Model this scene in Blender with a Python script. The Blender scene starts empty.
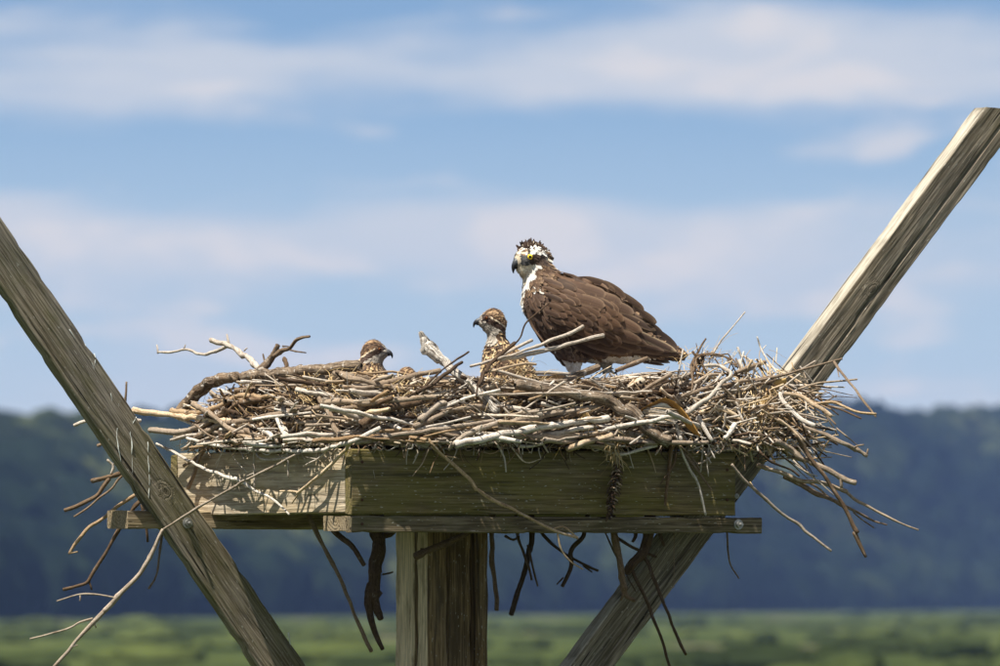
import bpy, bmesh, math, random
import numpy as np
from mathutils import Vector, Matrix, noise as mnoise
from mathutils.bvhtree import BVHTree
R = random.Random(7)
SC = bpy.context.scene
COL = SC.collection

# ------------------------------------------------------------------ camera
CAMZ, DIST, FPX, HORIZ = 2.75, 30.0, 9600.0, 600.0
PITCH = math.atan((HORIZ - 333.0) / FPX)
cam_d = bpy.data.cameras.new('camera'); cam = bpy.data.objects.new('camera', cam_d); COL.objects.link(cam)
cam_d.sensor_width = 36; cam_d.lens = 36 * FPX / 1000; cam_d.clip_start = 0.5; cam_d.clip_end = 9000
cam.location = (0, -DIST, CAMZ); cam.rotation_euler = (math.pi / 2 + PITCH, 0, 0)
cam_d.dof.use_dof = True; cam_d.dof.focus_distance = DIST - 0.45; cam_d.dof.aperture_fstop = 8.0
SC.camera = cam
SC.view_settings.view_transform = 'Standard'; SC.view_settings.look = 'None'
SC.view_settings.exposure = 0.85; SC.view_settings.gamma = 1
SC.cycles.max_bounces = 6; SC.cycles.volume_bounces = 0
SUN = Vector((-0.30, -0.29, 0.91)).normalized()


def P(x, y, d=0.0):
    """photo pixel (1000x666) and depth behind the nest centre (m) -> place"""
    c, s = math.cos(PITCH), math.sin(PITCH)
    rx, ru = (x - 500) / FPX, (333 - y) / FPX
    dy, dz = c - ru * s, s + ru * c
    t = (DIST + d) / dy
    return Vector((rx * t, d, CAMZ + dz * t))


# ------------------------------------------------------------------ node helper
class NT:
    def __init__(s, tree):
        s.t = tree; s.n = tree.nodes; s.l = tree.links
    def node(s, kind, **kw):
        n = s.n.new(kind)
        for k, v in kw.items(): setattr(n, k, v)
        return n
    def put(s, sock, v):
        if v is None: return
        if hasattr(v, 'is_output') or hasattr(v, 'links'): s.l.new(v, sock)
        else: sock.default_value = v
    def m(s, op, a, b=None, c=None, clamp=False):
        n = s.node('ShaderNodeMath', operation=op, use_clamp=clamp)
        s.put(n.inputs[0], a); s.put(n.inputs[1], b); s.put(n.inputs[2], c)
        return n.outputs[0]
    def vm(s, op, a, b=None):
        n = s.node('ShaderNodeVectorMath', operation=op)
        s.put(n.inputs[0], a); s.put(n.inputs[1], b)
        return n.outputs[0]
    def sep(s, v):
        n = s.node('ShaderNodeSeparateXYZ'); s.put(n.inputs[0], v); return n.outputs
    def comb(s, x, y, z):
        n = s.node('ShaderNodeCombineXYZ')
        for i, q in enumerate((x, y, z)): s.put(n.inputs[i], q)
        return n.outputs[0]
    def noise(s, v, scale=1.0, detail=3.0, rough=0.5):
        n = s.node('ShaderNodeTexNoise'); s.put(n.inputs['Vector'], v)
        n.inputs['Scale'].default_value = scale; n.inputs['Detail'].default_value = detail
        n.inputs['Roughness'].default_value = rough
        return n.outputs['Fac']
    def mix(s, f, a, b, mode='MIX'):
        n = s.node('ShaderNodeMix', data_type='RGBA', blend_type=mode)
        s.put(n.inputs[0], f)
        for sk, v in ((n.inputs[6], a), (n.inputs[7], b)):
            if isinstance(v, tuple) and len(v) == 3: v = v + (1,)
            s.put(sk, v)
        return n.outputs[2]
    def step(s, v, a, b):
        n = s.node('ShaderNodeMapRange', interpolation_type='SMOOTHSTEP')
        s.put(n.inputs[0], v); n.inputs[1].default_value = a; n.inputs[2].default_value = b
        return n.outputs[0]
    def ramp(s, f, stops):
        n = s.node('ShaderNodeValToRGB'); s.put(n.inputs[0], f)
        e = n.color_ramp.elements
        while len(e) < len(stops): e.new(0.5)
        for i, (p, c) in enumerate(stops):
            e[i].position = p; e[i].color = tuple(c) + (1,)
        return n.outputs[0]
    def attr(s, name):
        return s.node('ShaderNodeAttribute', attribute_name=name)


def material(name, rough=0.8):
    m = bpy.data.materials.new(name); m.use_nodes = True
    nt = NT(m.node_tree); b = m.node_tree.nodes['Principled BSDF']
    b.inputs['Roughness'].default_value = rough
    b.inputs['Specular IOR Level'].default_value = 0.18
    return m, nt, b


def bump(nt, b, h, dist, strength=1.0):
    n = nt.node('ShaderNodeBump'); nt.put(n.inputs['Height'], h)
    n.inputs['Distance'].default_value = dist; n.inputs['Strength'].default_value = strength
    nt.l.new(n.outputs[0], b.inputs['Normal'])


# ------------------------------------------------------------------ world
w = bpy.data.worlds.new('World'); SC.world = w; w.use_nodes = True
wt = NT(w.node_tree); bg = w.node_tree.nodes['Background']; bg.inputs[1].default_value = 0.05
sky = wt.node('ShaderNodeTexSky', sky_type='NISHITA', sun_disc=False)
sky.sun_elevation = math.asin(SUN.z); sky.sun_rotation = math.atan2(SUN.x, SUN.y)
sky.air_density = 1.0; sky.dust_density = 0.6; sky.ozone_density = 2.0
gv = wt.node('ShaderNodeTexCoord').outputs['Generated']
gx, gy, gz = wt.sep(gv)
az = wt.m('ARCTAN2', gx, gy)
el = wt.m('ABSOLUTE', gz)
cv = wt.comb(wt.m('MULTIPLY', az, 19.0), wt.m('MULTIPLY', el, 92.0), 7.1)
warp = wt.noise(wt.vm('ADD', cv, (5.2, 1.3, 0)), 0.9, 2)
cv2 = wt.vm('ADD', cv, wt.comb(0.0, wt.m('MULTIPLY', wt.m('SUBTRACT', warp, 0.5), 0.8), 0.0))
cn = wt.noise(cv2, 1.0, 4, 0.5)
cn2 = wt.noise(wt.vm('ADD', wt.vm('MULTIPLY', cv2, (3.2, 1.7, 1)), (9.0, 4.0, 2.0)), 1.0, 3, 0.5)
# stratus: layers that repeat with height, thinner and bluer higher up
bandv = wt.m('MULTIPLY', wt.m('SINE', wt.m('MULTIPLY_ADD', el, 330.0, 1.9)), 0.13)
base = wt.ramp(wt.m('DIVIDE', el, 0.075), [(0.0, (.60, .67, .75)), (.35, (.48, .61, .74)), (.55, (.39, .54, .72)), (.70, (.27, .44, .67)), (.85, (.23, .39, .63)), (1.0, (.13, .27, .53))])
cl = wt.step(wt.m('ADD', wt.m('ADD', cn, bandv), wt.m('MULTIPLY', wt.m('SUBTRACT', cn2, .5), .22)), 0.38, 0.66)
low = wt.mix(wt.m('MULTIPLY', cl, wt.m('MULTIPLY_ADD', wt.step(el, .018, .042), .42, .48)), base, (.62, .655, .74))
hot = wt.step(wt.m('ADD', wt.m('MULTIPLY', cn, .55), wt.m('MULTIPLY', cn2, .55)), 0.57, 0.68)
low = wt.mix(wt.m('MULTIPLY', hot, 0.5), low, (.84, .77, .76))
low10 = wt.vm('MULTIPLY', low, (11.5, 11.5, 11.2))
high = wt.mix(wt.m('MULTIPLY_ADD', cl, 0.35, .30), sky.outputs[0], (5.4, 5.2, 4.9))
wt.l.new(wt.mix(wt.step(el, 0.09, 0.25), low10, high), bg.inputs[0])

sd = bpy.data.lights.new('sun', 'SUN'); so = bpy.data.objects.new('sun', sd); COL.objects.link(so)
sd.energy = 5.0; sd.angle = math.radians(0.53); sd.color = (1, .93, .82)
so.rotation_euler = SUN.to_track_quat('Z', 'Y').to_euler(); so.location = (0, 0, 40)


# ------------------------------------------------------------------ object helpers
def empty(name, loc, label, cat, group=None):
    o = bpy.data.objects.new(name, None); COL.objects.link(o); o.location = loc
    o.empty_display_size = 0.1; o['label'] = label; o['category'] = cat
    if group: o['group'] = group
    return o


def link(name, me, mat, parent=None, M=None, kind=None, label=None):
    """M: where the mesh's own frame stands in the world"""
    o = bpy.data.objects.new(name, me); COL.objects.link(o)
    if mat is not None: me.materials.append(mat)
    M = M or Matrix.Identity(4)
    if parent is not None:
        q, off = parent, Vector((0, 0, 0))
        while q is not None: off += q.location; q = q.parent
        o.parent = parent; M = Matrix.Translation(-off) @ M
    o.matrix_local = M
    if kind: o['kind'] = kind
    if label: o['label'] = label
    return o


def mesh_np(name, V, F, smooth=True, tint=None, uv=None, col=None):
    """F: list of index arrays (same length rows) or mixed list"""
    me = bpy.data.meshes.new(name)
    V = np.asarray(V, dtype=np.float32)
    if isinstance(F, np.ndarray):
        n, k = F.shape
        me.vertices.add(len(V)); me.vertices.foreach_set('co', V.ravel())
        me.loops.add(n * k); me.loops.foreach_set('vertex_index', F.astype(np.int32).ravel())
        me.polygons.add(n)
        me.polygons.foreach_set('loop_start', np.arange(0, n * k, k, dtype=np.int32))
        me.polygons.foreach_set('loop_total', np.full(n, k, dtype=np.int32))
        me.update(calc_edges=True)
    else:
        me.from_pydata([tuple(v) for v in V], [], F)
    me.polygons.foreach_set('use_smooth', np.full(len(me.polygons), smooth))
    if tint is not None:
        a = me.attributes.new('tint', 'FLOAT', 'POINT'); a.data.foreach_set('value', np.asarray(tint, np.float32))
    if col is not None:
        a = me.attributes.new('plume', 'FLOAT_COLOR', 'POINT')
        c = np.ones((len(V), 4), np.float32); c[:, :3] = col; a.data.foreach_set('color', c.ravel())
    if uv is not None:
        a = me.attributes.new('strand', 'FLOAT_VECTOR', 'POINT')
        u = np.zeros((len(V), 3), np.float32); u[:, :2] = uv; a.data.foreach_set('vector', u.ravel())
    me.update()
    return me


class Bag:
    """collects tubes of quads with a tint and a strand coordinate, then makes one mesh"""
    def __init__(s): s.V = []; s.F = []; s.T = []; s.U = []; s.n = 0
    def add(s, V, F, T, U):
        s.V.append(V); s.F.append(F + s.n); s.T.append(T); s.U.append(U); s.n += len(V)
    def mesh(s, name):
        return mesh_np(name, np.concatenate(s.V), np.concatenate(s.F), True, np.concatenate(s.T), np.concatenate(s.U))


def spline(pts, step):
    pts = [np.array(p, float) for p in pts]
    if len(pts) == 2: pts = [pts[0], (pts[0] + pts[1]) / 2, pts[1]]
    p = [2 * pts[0] - pts[1]] + pts + [2 * pts[-1] - pts[-2]]
    out = []
    for i in range(1, len(p) - 2):
        L = np.linalg.norm(p[i + 1] - p[i]); n = max(1, int(round(L / step)))
        for k in range(n):
            t = k / n; t2 = t * t; t3 = t2 * t
            out.append(0.5 * (2 * p[i] + (p[i + 1] - p[i - 1]) * t + (2 * p[i - 1] - 5 * p[i] + 4 * p[i + 1] - p[i + 2]) * t2
                              + (3 * p[i] - p[i - 1] - 3 * p[i + 1] + p[i + 2]) * t3))
    out.append(p[-2])
    return np.array(out)


def wob(n, amp, rng, k=3):
    """smooth random wander, n samples x 3"""
    m = max(3, n // k)
    a = rng.normal(0, amp, (m, 3)); x = np.linspace(0, m - 1, n)
    return np.stack([np.interp(x, np.arange(m), a[:, j]) for j in range(3)], 1)


NR = np.random.RandomState(11)


def tube(bag, pts, r0, r1, tint=.5, sides=7, step=.012, wander=.35, knob=.13, flat=None, blunt=True):
    C = spline(pts, step)
    n = len(C)
    r = np.linspace(r0, r1, n)
    C = C + wob(n, 1, NR) * (r[:, None] * wander)
    T = np.gradient(C, axis=0); T /= np.linalg.norm(T, axis=1)[:, None] + 1e-9
    D = C[-1] - C[0]; ref = np.array([0, 0, 1.0]) if abs(D[2]) < .8 * np.linalg.norm(D) else np.array([0, 1.0, 0])
    N = np.cross(T, ref); N /= np.linalg.norm(N, axis=1)[:, None] + 1e-9
    B = np.cross(T, N)
    bumpy = 1 + wob(n, knob, NR, 4)[:, 0] + (NR.rand(n) < .07) * NR.rand(n) * knob * 2.2
    r = r * bumpy
    if blunt:
        C = np.concatenate([C[:1] - T[:1] * r[0] * .35, C, C[-1:] + T[-1:] * r[-1] * .35]); T = np.concatenate([T[:1], T, T[-1:]])
        N = np.concatenate([N[:1], N, N[-1:]]); B = np.concatenate([B[:1], B, B[-1:]])
        r = np.concatenate([[r[0] * .5], r, [r[-1] * .45]]); n += 2
    a = np.linspace(0, 2 * math.pi, sides, endpoint=False) + NR.rand() * 6
    sq = 1 + NR.normal(0, .06, sides)
    fy = 1.0 if flat is None else flat
    V = C[:, None, :] + r[:, None, None] * (np.cos(a)[None, :, None] * sq[None, :, None] * N[:, None, :] + fy * np.sin(a)[None, :, None] * sq[None, :, None] * B[:, None, :])
    V = V.reshape(-1, 3)
    if max(r0, r1) > .0075:     # thick limbs: lumps and furrows
        for q in range(len(V)):
            c_ = C[q // sides]; dv_ = V[q] - c_; k_ = q // sides
            V[q] = c_ + dv_ * (1 + .10 * mnoise.noise(Vector((k_ * .45, (q % sides) * 1.7, r0 * 900))) + .10 * mnoise.noise(Vector((k_ * 1.3, (q % sides) * 2.9, 4))))
    i = np.arange(n - 1)[:, None] * sides; j = np.arange(sides)[None, :]; j2 = (j + 1) % sides
    F = np.stack([i + j, i + j2, i + sides + j2, i + sides + j], -1).reshape(-1, 4)
    caps = [[0, 1, 2, 3], [0, 3, 4, sides - 1]] if sides >= 6 else [[0, 1, 2, 3]]
    if sides == 7: caps = [[0, 3, 2, 1], [0, 5, 4, 3], [0, 6, 5, 0]]
    e = (n - 1) * sides
    F = np.concatenate([F, np.array([[e, e + 1, e + 2, e + 3]]), np.array([[3, 2, 1, 0]])])
    L = np.concatenate([[0], np.cumsum(np.linalg.norm(np.diff(C, axis=0), axis=1))])
    off = NR.rand() * 50
    U = np.stack([np.repeat(L + off, sides), np.tile(np.cos(a) * .5 + off, n)], 1)
    bag.add(V, F, np.full(len(V), tint), U)
    return C, r


# ------------------------------------------------------------------ materials
def wood(name, light, dark, moss=0.3, pith=(.0, -.03), freq=95, knots=(), grey=.5, crack=.5, mosscol=(.10, .105, .035), seed=0.0, lit_bleach=None):
    m, nt, b = material(name, .85)
    co = nt.node('ShaderNodeTexCoord').outputs['Object']
    x, y, z = nt.sep(co)
    wv = nt.vm('ADD', nt.vm('MULTIPLY', co, (1.6, 4, 4)), (seed, seed * .7, 3))
    n1 = nt.m('SUBTRACT', nt.noise(wv, 1.5, 2), .5); n2 = nt.m('SUBTRACT', nt.noise(nt.vm('ADD', wv, (7, 3, 1)), 1.5, 2), .5)
    yy = nt.m('ADD', nt.m('SUBTRACT', y, pith[0]), nt.m('MULTIPLY', n1, .055))
    zz = nt.m('ADD', nt.m('SUBTRACT', z, pith[1]), nt.m('MULTIPLY', n2, .045))
    r = nt.m('SQRT', nt.m('ADD', nt.m('MULTIPLY', yy, yy), nt.m('MULTIPLY', zz, zz)))
    core = None; kring = None
    for kx, ky, kr in knots:
        dx = nt.m('DIVIDE', nt.m('SUBTRACT', x, kx), kr * 1.7); dy = nt.m('DIVIDE', nt.m('SUBTRACT', y, ky), kr)
        q = nt.m('MULTIPLY', nt.m('ADD', nt.m('MULTIPLY', dx, dx), nt.m('MULTIPLY', dy, dy)), nt.m('MULTIPLY_ADD', nt.noise(nt.vm('ADD', co, (kx, 3, 1)), 60, 3, .6), 2.4, -.2))
        g = nt.m('POWER', 2.718, nt.m('MULTIPLY', q, -.8))
        r = nt.m('ADD', r, nt.m('MULTIPLY', g, kr * 2.2))
        cq = nt.step(q, .22, .05)
        core = cq if core is None else nt.m('MAXIMUM', core, cq)
        kk = nt.m('MULTIPLY', nt.step(q, 2.2, .9), nt.m('POWER', nt.m('MULTIPLY_ADD', nt.m('SINE', nt.m('MULTIPLY', nt.m('SQRT', q), 19.0)), .5, .5), 1.5))
        km = nt.step(q, 2.2, .9)
        kring = (kk, km) if kring is None else (nt.m('MAXIMUM', kring[0], kk), nt.m('MAXIMUM', kring[1], km))
    ring = nt.m('POWER', nt.m('MULTIPLY_ADD', nt.m('SINE', nt.m('MULTIPLY', r, freq * 6.283)), .5, .5), 2.2)
    fine = nt.noise(nt.vm('ADD', nt.vm('MULTIPLY', co, (7, 330, 330)), (seed, 0, 0)), 1.0, 3, .6)
    streak = nt.noise(nt.vm('ADD', nt.vm('MULTIPLY', co, (2.5, 75, 75)), (seed * 2, 0, 5)), 1.0, 3, .6)
    mid = nt.noise(nt.vm('ADD', nt.vm('MULTIPLY', co, (5, 190, 190)), (seed, 3, 0)), 1.0, 3, .7)
    blotch = nt.noise(nt.vm('ADD', nt.vm('MULTIPLY', co, (3, 9, 9)), (seed * 3, 5, 0)), 1.0, 4, .6)
    cr = nt.step(streak, .60, .68)
    lw = nt.mix(nt.m('MULTIPLY_ADD', ring, .55, nt.m('MULTIPLY', nt.step(nt.m('MULTIPLY_ADD', fine, .5, nt.m('MULTIPLY', mid, .5)), .41, .58), .8), clamp=True), light, dark)
    lum = sum(light) / 3
    gr = (lum * 1.12, lum * 1.0, lum * .84)
    lw = nt.mix(nt.m('MULTIPLY', nt.step(blotch, .35, .65), grey), lw, nt.mix(nt.step(mid, .41, .58), gr, tuple(c * .38 for c in gr)))
    mo = nt.noise(nt.vm('ADD', nt.vm('MULTIPLY', co, (5, 14, 14)), (seed, 9, seed)), 1.0, 4, .65)
    lw = nt.mix(nt.m('MULTIPLY', nt.step(mo, .62 - .5 * moss, .85 - .4 * moss), .25 + .6 * moss, clamp=True), lw, nt.mix(fine, mosscol, tuple(c * .55 for c in mosscol)))
    if lit_bleach:      # one side face coloured paler: light falling on it painted in, with bleaching
        bl = nt.step(y, lit_bleach[0] - .004, lit_bleach[0] + .001)
        lw = nt.mix(nt.m('MULTIPLY', bl, nt.m('MULTIPLY_ADD', nt.step(mo, .66, .5), .5, .45)), lw, nt.mix(nt.step(mid, .36, .62), lit_bleach[1], tuple(c * .6 for c in lit_bleach[1])))
    spk = nt.noise(nt.vm('ADD', nt.vm('MULTIPLY', co, (55, 190, 190)), (seed, 2, 8)), 1.0, 2, .5)
    lw = nt.mix(nt.m('MULTIPLY', nt.step(spk, .67, .73), .6), lw, (.55, .53, .46))
    lw = nt.mix(nt.m('MULTIPLY', cr, crack), lw, (.02, .016, .012))
    if kring: lw = nt.mix(nt.m('MULTIPLY', kring[1], .6), lw, nt.mix(kring[0], tuple(c * .85 for c in light), tuple(c * .5 for c in dark)))
    if core is not None: lw = nt.mix(nt.m('MULTIPLY', core, .6), lw, tuple(c * .35 for c in dark))
    nt.l.new(lw, b.inputs['Base Color'])
    h = nt.m('SUBTRACT', nt.m('ADD', nt.m('MULTIPLY', ring, -.35), nt.m('MULTIPLY', mid, -1.0)), nt.m('MULTIPLY', cr, 1.6 * crack))
    bump(nt, b, h, .0032, 1.0)
    return m


def bark_material(name='weathered_bark', rugged=False):
    m, nt, b = material(name, .8)
    t = nt.attr('tint').outputs['Fac']; st = nt.attr('strand').outputs['Vector']
    co = nt.node('ShaderNodeTexCoord').outputs['Object']
    fib = nt.noise(nt.vm('MULTIPLY', st, (9, 26, 1)), 1.0, 3, .6)
    pat = nt.noise(nt.vm('ADD', nt.vm('MULTIPLY', co, (28, 28, 28)), nt.vm('MULTIPLY', st, (3, 3, 0))), 1.0, 4, .6)
    fin = nt.noise(co, 170, 3, .65)
    nodes_ = nt.noise(nt.vm('MULTIPLY', st, (45, 3, 1)), 1.0, 2, .5)
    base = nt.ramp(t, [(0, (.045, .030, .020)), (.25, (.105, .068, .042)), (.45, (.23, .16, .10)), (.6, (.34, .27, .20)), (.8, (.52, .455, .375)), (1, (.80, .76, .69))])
    base = nt.mix(nt.m('MULTIPLY', nt.m('MULTIPLY', nt.step(t, .35, .6), nt.step(nt.m('FRACT', nt.m('MULTIPLY', t, 91.0)), .55, .95)), .6), base, nt.vm('MULTIPLY', base, (1.25, .98, .58)))
    c = nt.mix(nt.m('MULTIPLY', nt.step(fib, .40, .62), .6), base, nt.vm('MULTIPLY', base, (.42, .36, .32)))
    c = nt.mix(nt.m('MULTIPLY', nt.step(pat, .52, .64), .65), c, nt.vm('MULTIPLY', base, (.38, .32, .27)))
    c = nt.mix(nt.m('MULTIPLY', nt.step(pat, .40, .30), nt.m('MULTIPLY', t, .7)), c, (.66, .62, .56))
    c = nt.mix(nt.m('MULTIPLY', nt.step(nodes_, .66, .74), .45), c, (.06, .042, .03))
    c = nt.mix(nt.m('MULTIPLY', nt.step(fin, .50, .66), .55), c, nt.vm('MULTIPLY', c, (.35, .3, .27)))
    if rugged:
        fur = nt.noise(nt.vm('MULTIPLY', st, (9, 14, 1)), 1.0, 4, .7); spl = nt.noise(nt.vm('ADD', co, (3, 1, 2)), 55, 3, .55)
        c = nt.mix(nt.m('MULTIPLY', nt.step(fur, .50, .60), .75), c, (.05, .036, .027))
        c = nt.mix(nt.m('MULTIPLY', nt.step(spl, .60, .68), .7), c, (.66, .62, .56))
        fib = nt.m('SUBTRACT', fib, nt.m('MULTIPLY', nt.step(fur, .48, .62), 1.6))
    nt.l.new(c, b.inputs['Base Color'])
    bump(nt, b, nt.m('ADD', nt.m('ADD', fib, nt.m('MULTIPLY', fin, -.8)), nt.m('MULTIPLY', pat, .8)), .0022, .9)
    return m


def tinted(name, stops, rough=.8, sc=30, amt=.4, translucent=0):
    m, nt, b = material(name, rough)
    if rough >= .9: b.inputs['Specular IOR Level'].default_value = 0
    t = nt.attr('tint').outputs['Fac']; co = nt.node('ShaderNodeTexCoord').outputs['Object']
    n = nt.noise(co, sc, 4, .6)
    base = nt.ramp(t, stops)
    nt.l.new(nt.mix(nt.m('MULTIPLY', nt.step(n, .4, .7), amt), base, nt.vm('MULTIPLY', base, (.45, .42, .4))), b.inputs['Base Color'])
    bump(nt, b, n, .003, .5)
    return m


def flatmat(name, c, rough=.6, metallic=0, sc=60, amt=.3, bmp=.001):
    m, nt, b = material(name, rough)
    if rough >= .95: b.inputs['Specular IOR Level'].default_value = 0
    b.inputs['Metallic'].default_value = metallic
    co = nt.node('ShaderNodeTexCoord').outputs['Object']; n = nt.noise(co, sc, 4, .6)
    nt.l.new(nt.mix(nt.m('MULTIPLY', nt.step(n, .4, .7), amt), c, tuple(q * .4 for q in c)), b.inputs['Base Color'])
    bump(nt, b, n, bmp, .6)
    return m


def plume_material():
    m, nt, b = material('plumage', .62)
    b.inputs['Sheen Weight'].default_value = .15
    c = nt.attr('plume').outputs['Color']; st = nt.attr('strand').outputs['Vector']
    sx, sy, _ = nt.sep(st)
    ax = nt.m('ABSOLUTE', sx)
    barb = nt.noise(nt.vm('MULTIPLY', st, (1.5, 9, 1)), 1.0, 2, .6)
    c2 = nt.mix(nt.m('MULTIPLY', nt.step(barb, .35, .7), .28), c, nt.vm('MULTIPLY', c, (.5, .47, .45)))
    c2 = nt.mix(nt.m('MULTIPLY', nt.step(ax, .14, .02), .35), c2, nt.vm('MULTIPLY', c, (.35, .3, .28)))   # the shaft
    nt.l.new(c2, b.inputs['Base Color'])
    bump(nt, b, barb, .0006, .6)
    return m


M_BARK = bark_material(); M_LOG = bark_material('rugged_bark', True)
M_PLUME = plume_material()
M_STRAW = tinted('dry_straw', [(0, (.16, .09, .035)), (.4, (.36, .23, .10)), (.7, (.55, .40, .20)), (1, (.68, .58, .38))], .7, 60, .35)
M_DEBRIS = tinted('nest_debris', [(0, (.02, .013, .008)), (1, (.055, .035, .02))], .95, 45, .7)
M_RUSTY = flatmat('rusty_iron', (.10, .05, .03), .8, .3, 200, .5)
M_STEEL = flatmat('galvanised_steel', (.42, .42, .40), .45, .75, 150, .5)

# ------------------------------------------------------------------ far land
hz_col = (.45, .62, 1.0)


def shore(a):
    """distance of the wood's edge in direction a"""
    return 26400.0 / (9.0 + 11.0 * (1 - min(1, max(0, (a + .055) / .12))))


def land_height(a, d):
    ds = shore(a); t = (d - ds) / (ds * .28); t = min(1, max(0, t)); s = t * t * (3 - 2 * t)
    ridge = 0.0166 * (.87 + .29 * min(1, max(0, (a + .055) / .12))) * ds * 1.28 * (1 + .035 * math.sin(a * 90 + 1) + .02 * math.sin(a * 230) + .05 * mnoise.noise(Vector((a * 55, 3, 0))))
    return s * ridge - 0.6 * 0


gm, nt, b = material('marsh_ground', .95); b.inputs['Specular IOR Level'].default_value = 0
co = nt.node('ShaderNodeTexCoord').outputs['Object']
nA = nt.noise(nt.vm('MULTIPLY', co, (.05, .0065, 1)), 1.0, 4, .55); nB = nt.noise(nt.vm('MULTIPLY', co, (.25, .06, 1)), 1.0, 4, .6); nC = nt.noise(nt.vm('MULTIPLY', co, (.045, .008, 1)), 1.3, 3, .5)
gc = nt.ramp(nt.m('ADD', nt.m('MULTIPLY', nA, .7), nt.m('MULTIPLY', nB, .3)), [(.36, (.022, .032, .011)), (.47, (.036, .050, .016)), (.56, (.058, .074, .023)), (.68, (.085, .104, .031))])
gc = nt.mix(nt.m('MULTIPLY', nt.step(nC, .62, .70), .8), gc, (.21, .165, .13))
nt.l.new(gc, b.inputs['Base Color']); bump(nt, b, nB, .3)
xs = [-1600, -900, -500, -250, -120, -60, 0, 60, 120, 250, 500, 900, 2100]; ys = [-55, -20, 0, 20, 60, 150, 300, 500, 800, 1200, 1700, 2300, 3300]
gV = [(x, y, 0) for y in ys for x in xs]; nx = len(xs)
gF = np.array([[j * nx + i, j * nx + i + 1, (j + 1) * nx + i + 1, (j + 1) * nx + i] for j in range(len(ys) - 1) for i in range(nx - 1)])
link('marsh_ground', mesh_np('marsh_ground', gV, gF), gm, kind='structure')

hm = flatmat('hill_soil', (.010, .016, .007), .95, 0, .02, .5, .2)
av = np.linspace(-.7, .5, 300); dv = np.concatenate([np.linspace(.97, 1.34, 22)])
hV, hF = [], []
for i, a in enumerate(av):
    for j, k in enumerate(dv):
        d = shore(a) * k; hV.append((math.sin(a) * d, math.cos(a) * d - DIST, land_height(a, d) - (.3 if j == 0 else -.02)))
for i in range(len(av) - 1):
    for j in range(len(dv) - 1):
        q = i * len(dv) + j; hF.append([q, q + len(dv), q + len(dv) + 1, q + 1])
link('wooded_hill', mesh_np('wooded_hill', hV, np.array(hF)), hm, kind='structure')

# crowns of the far wood and shrubs of the marsh: lumpy clumps
bm = bmesh.new(); bmesh.ops.create_icosphere(bm, subdivisions=2, radius=1)
IV = np.array([v.co for v in bm.verts]); IF = np.array([[v.index for v in f.verts] for f in bm.faces]); bm.free()
VAR = []
for k in range(8):
    q = IV.copy()
    for i in range(len(q)):
        q[i] *= 1 + .34 * mnoise.noise(Vector(q[i] * 1.9) + Vector((k * 9, 0, 0))) + .22 * mnoise.noise(Vector(q[i] * 4.5) + Vector((0, k * 7, 0)))
    VAR.append(q)


def clumps(name, items, mat):
    V = []; F = []; T = []; n = 0
    for (x, y, z, rx, rz, t) in items:
        q = VAR[R.randrange(8)]; a = R.random() * 6.28; c, s = math.cos(a), math.sin(a)
        p = np.stack([(q[:, 0] * c - q[:, 1] * s) * rx + x, (q[:, 0] * s + q[:, 1] * c) * rx + y, q[:, 2] * rz + z], 1)
        V.append(p); F.append(IF + n); T.append(np.full(len(p), t)); n += len(p)
    return link(name, mesh_np(name, np.concatenate(V), np.concatenate(F), False, np.concatenate(T)), mat, kind='stuff')


M_WOODS = tinted('far_foliage', [(0, (.004, .008, .005)), (.5, (.010, .017, .008)), (.8, (.026, .036, .015)), (1, (.055, .066, .024))], .9, .35, .5)
items = []
for i in range(9000):
    a = R.uniform(-.085, .085) if i < 3600 else R.uniform(-.69, .49)
    k = 1 + .31 * R.random() ** 1.1; d = shore(a) * k; x, y = math.sin(a) * d, math.cos(a) * d - DIST
    h = land_height(a, d); rr = R.uniform(3.5, 7.5); th = R.uniform(4, 9)
    p = mnoise.noise(Vector((x * .012, y * .004, 2))) + .5 * mnoise.noise(Vector((x * .05, y * .02, 5)))
    t = min(1, max(0, .42 + p * .9 + R.gauss(0, .12) + (.34 if a > .025 and k > 1.15 else 0)))
    items.append((x, y, h + th * .5, rr, rr * R.uniform(.8, 1.35), t))
clumps('far_wood', items, M_WOODS)
M_SHRUB = tinted('marsh_shrub_leaves', [(0, (.020, .029, .011)), (.5, (.038, .052, .018)), (1, (.075, .095, .028))], .9, .8, .5)
items = []
for i in range(800):
    d = 260 + 1500 * R.random() ** 1.3; a = R.uniform(-.09, .09); x, y = math.sin(a) * d, math.cos(a) * d - DIST
    if d > shore(a) * .72: continue
    p = mnoise.noise(Vector((x * .06, y * .012, 8)))
    if p < -.05: continue
    hh = R.uniform(.2, .6) * (1.0 + p); rr = hh * R.uniform(1.5, 4)
    items.append((x, y, hh * .35, rr, hh, min(1, max(0, .5 + mnoise.noise(Vector((x * .03, y * .01, 1))) * 1.3 + R.gauss(0, .12)))))
clumps('marsh_shrubs', items, M_SHRUB)

# air
bm = bmesh.new(); bmesh.ops.create_cube(bm, size=1)
me = bpy.data.meshes.new('haze'); bm.to_mesh(me); bm.free()
hmat = bpy.data.materials.new('haze'); hmat.use_nodes = True
hmat.node_tree.nodes.clear(); ht = NT(hmat.node_tree)
pv = ht.node('ShaderNodeVolumePrincipled'); pv.inputs['Color'].default_value = (.29, .465, .96, 1)
pv.inputs['Density'].default_value = 0.00008; pv.inputs['Anisotropy'].default_value = 0.0
out = ht.node('ShaderNodeOutputMaterial'); ht.l.new(pv.outputs[0], out.inputs['Volume'])
hz = link('haze', me, hmat, kind='stuff')
hz.scale = (3900, 3700, 96); hz.location = (250, 1750, 47)

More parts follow.
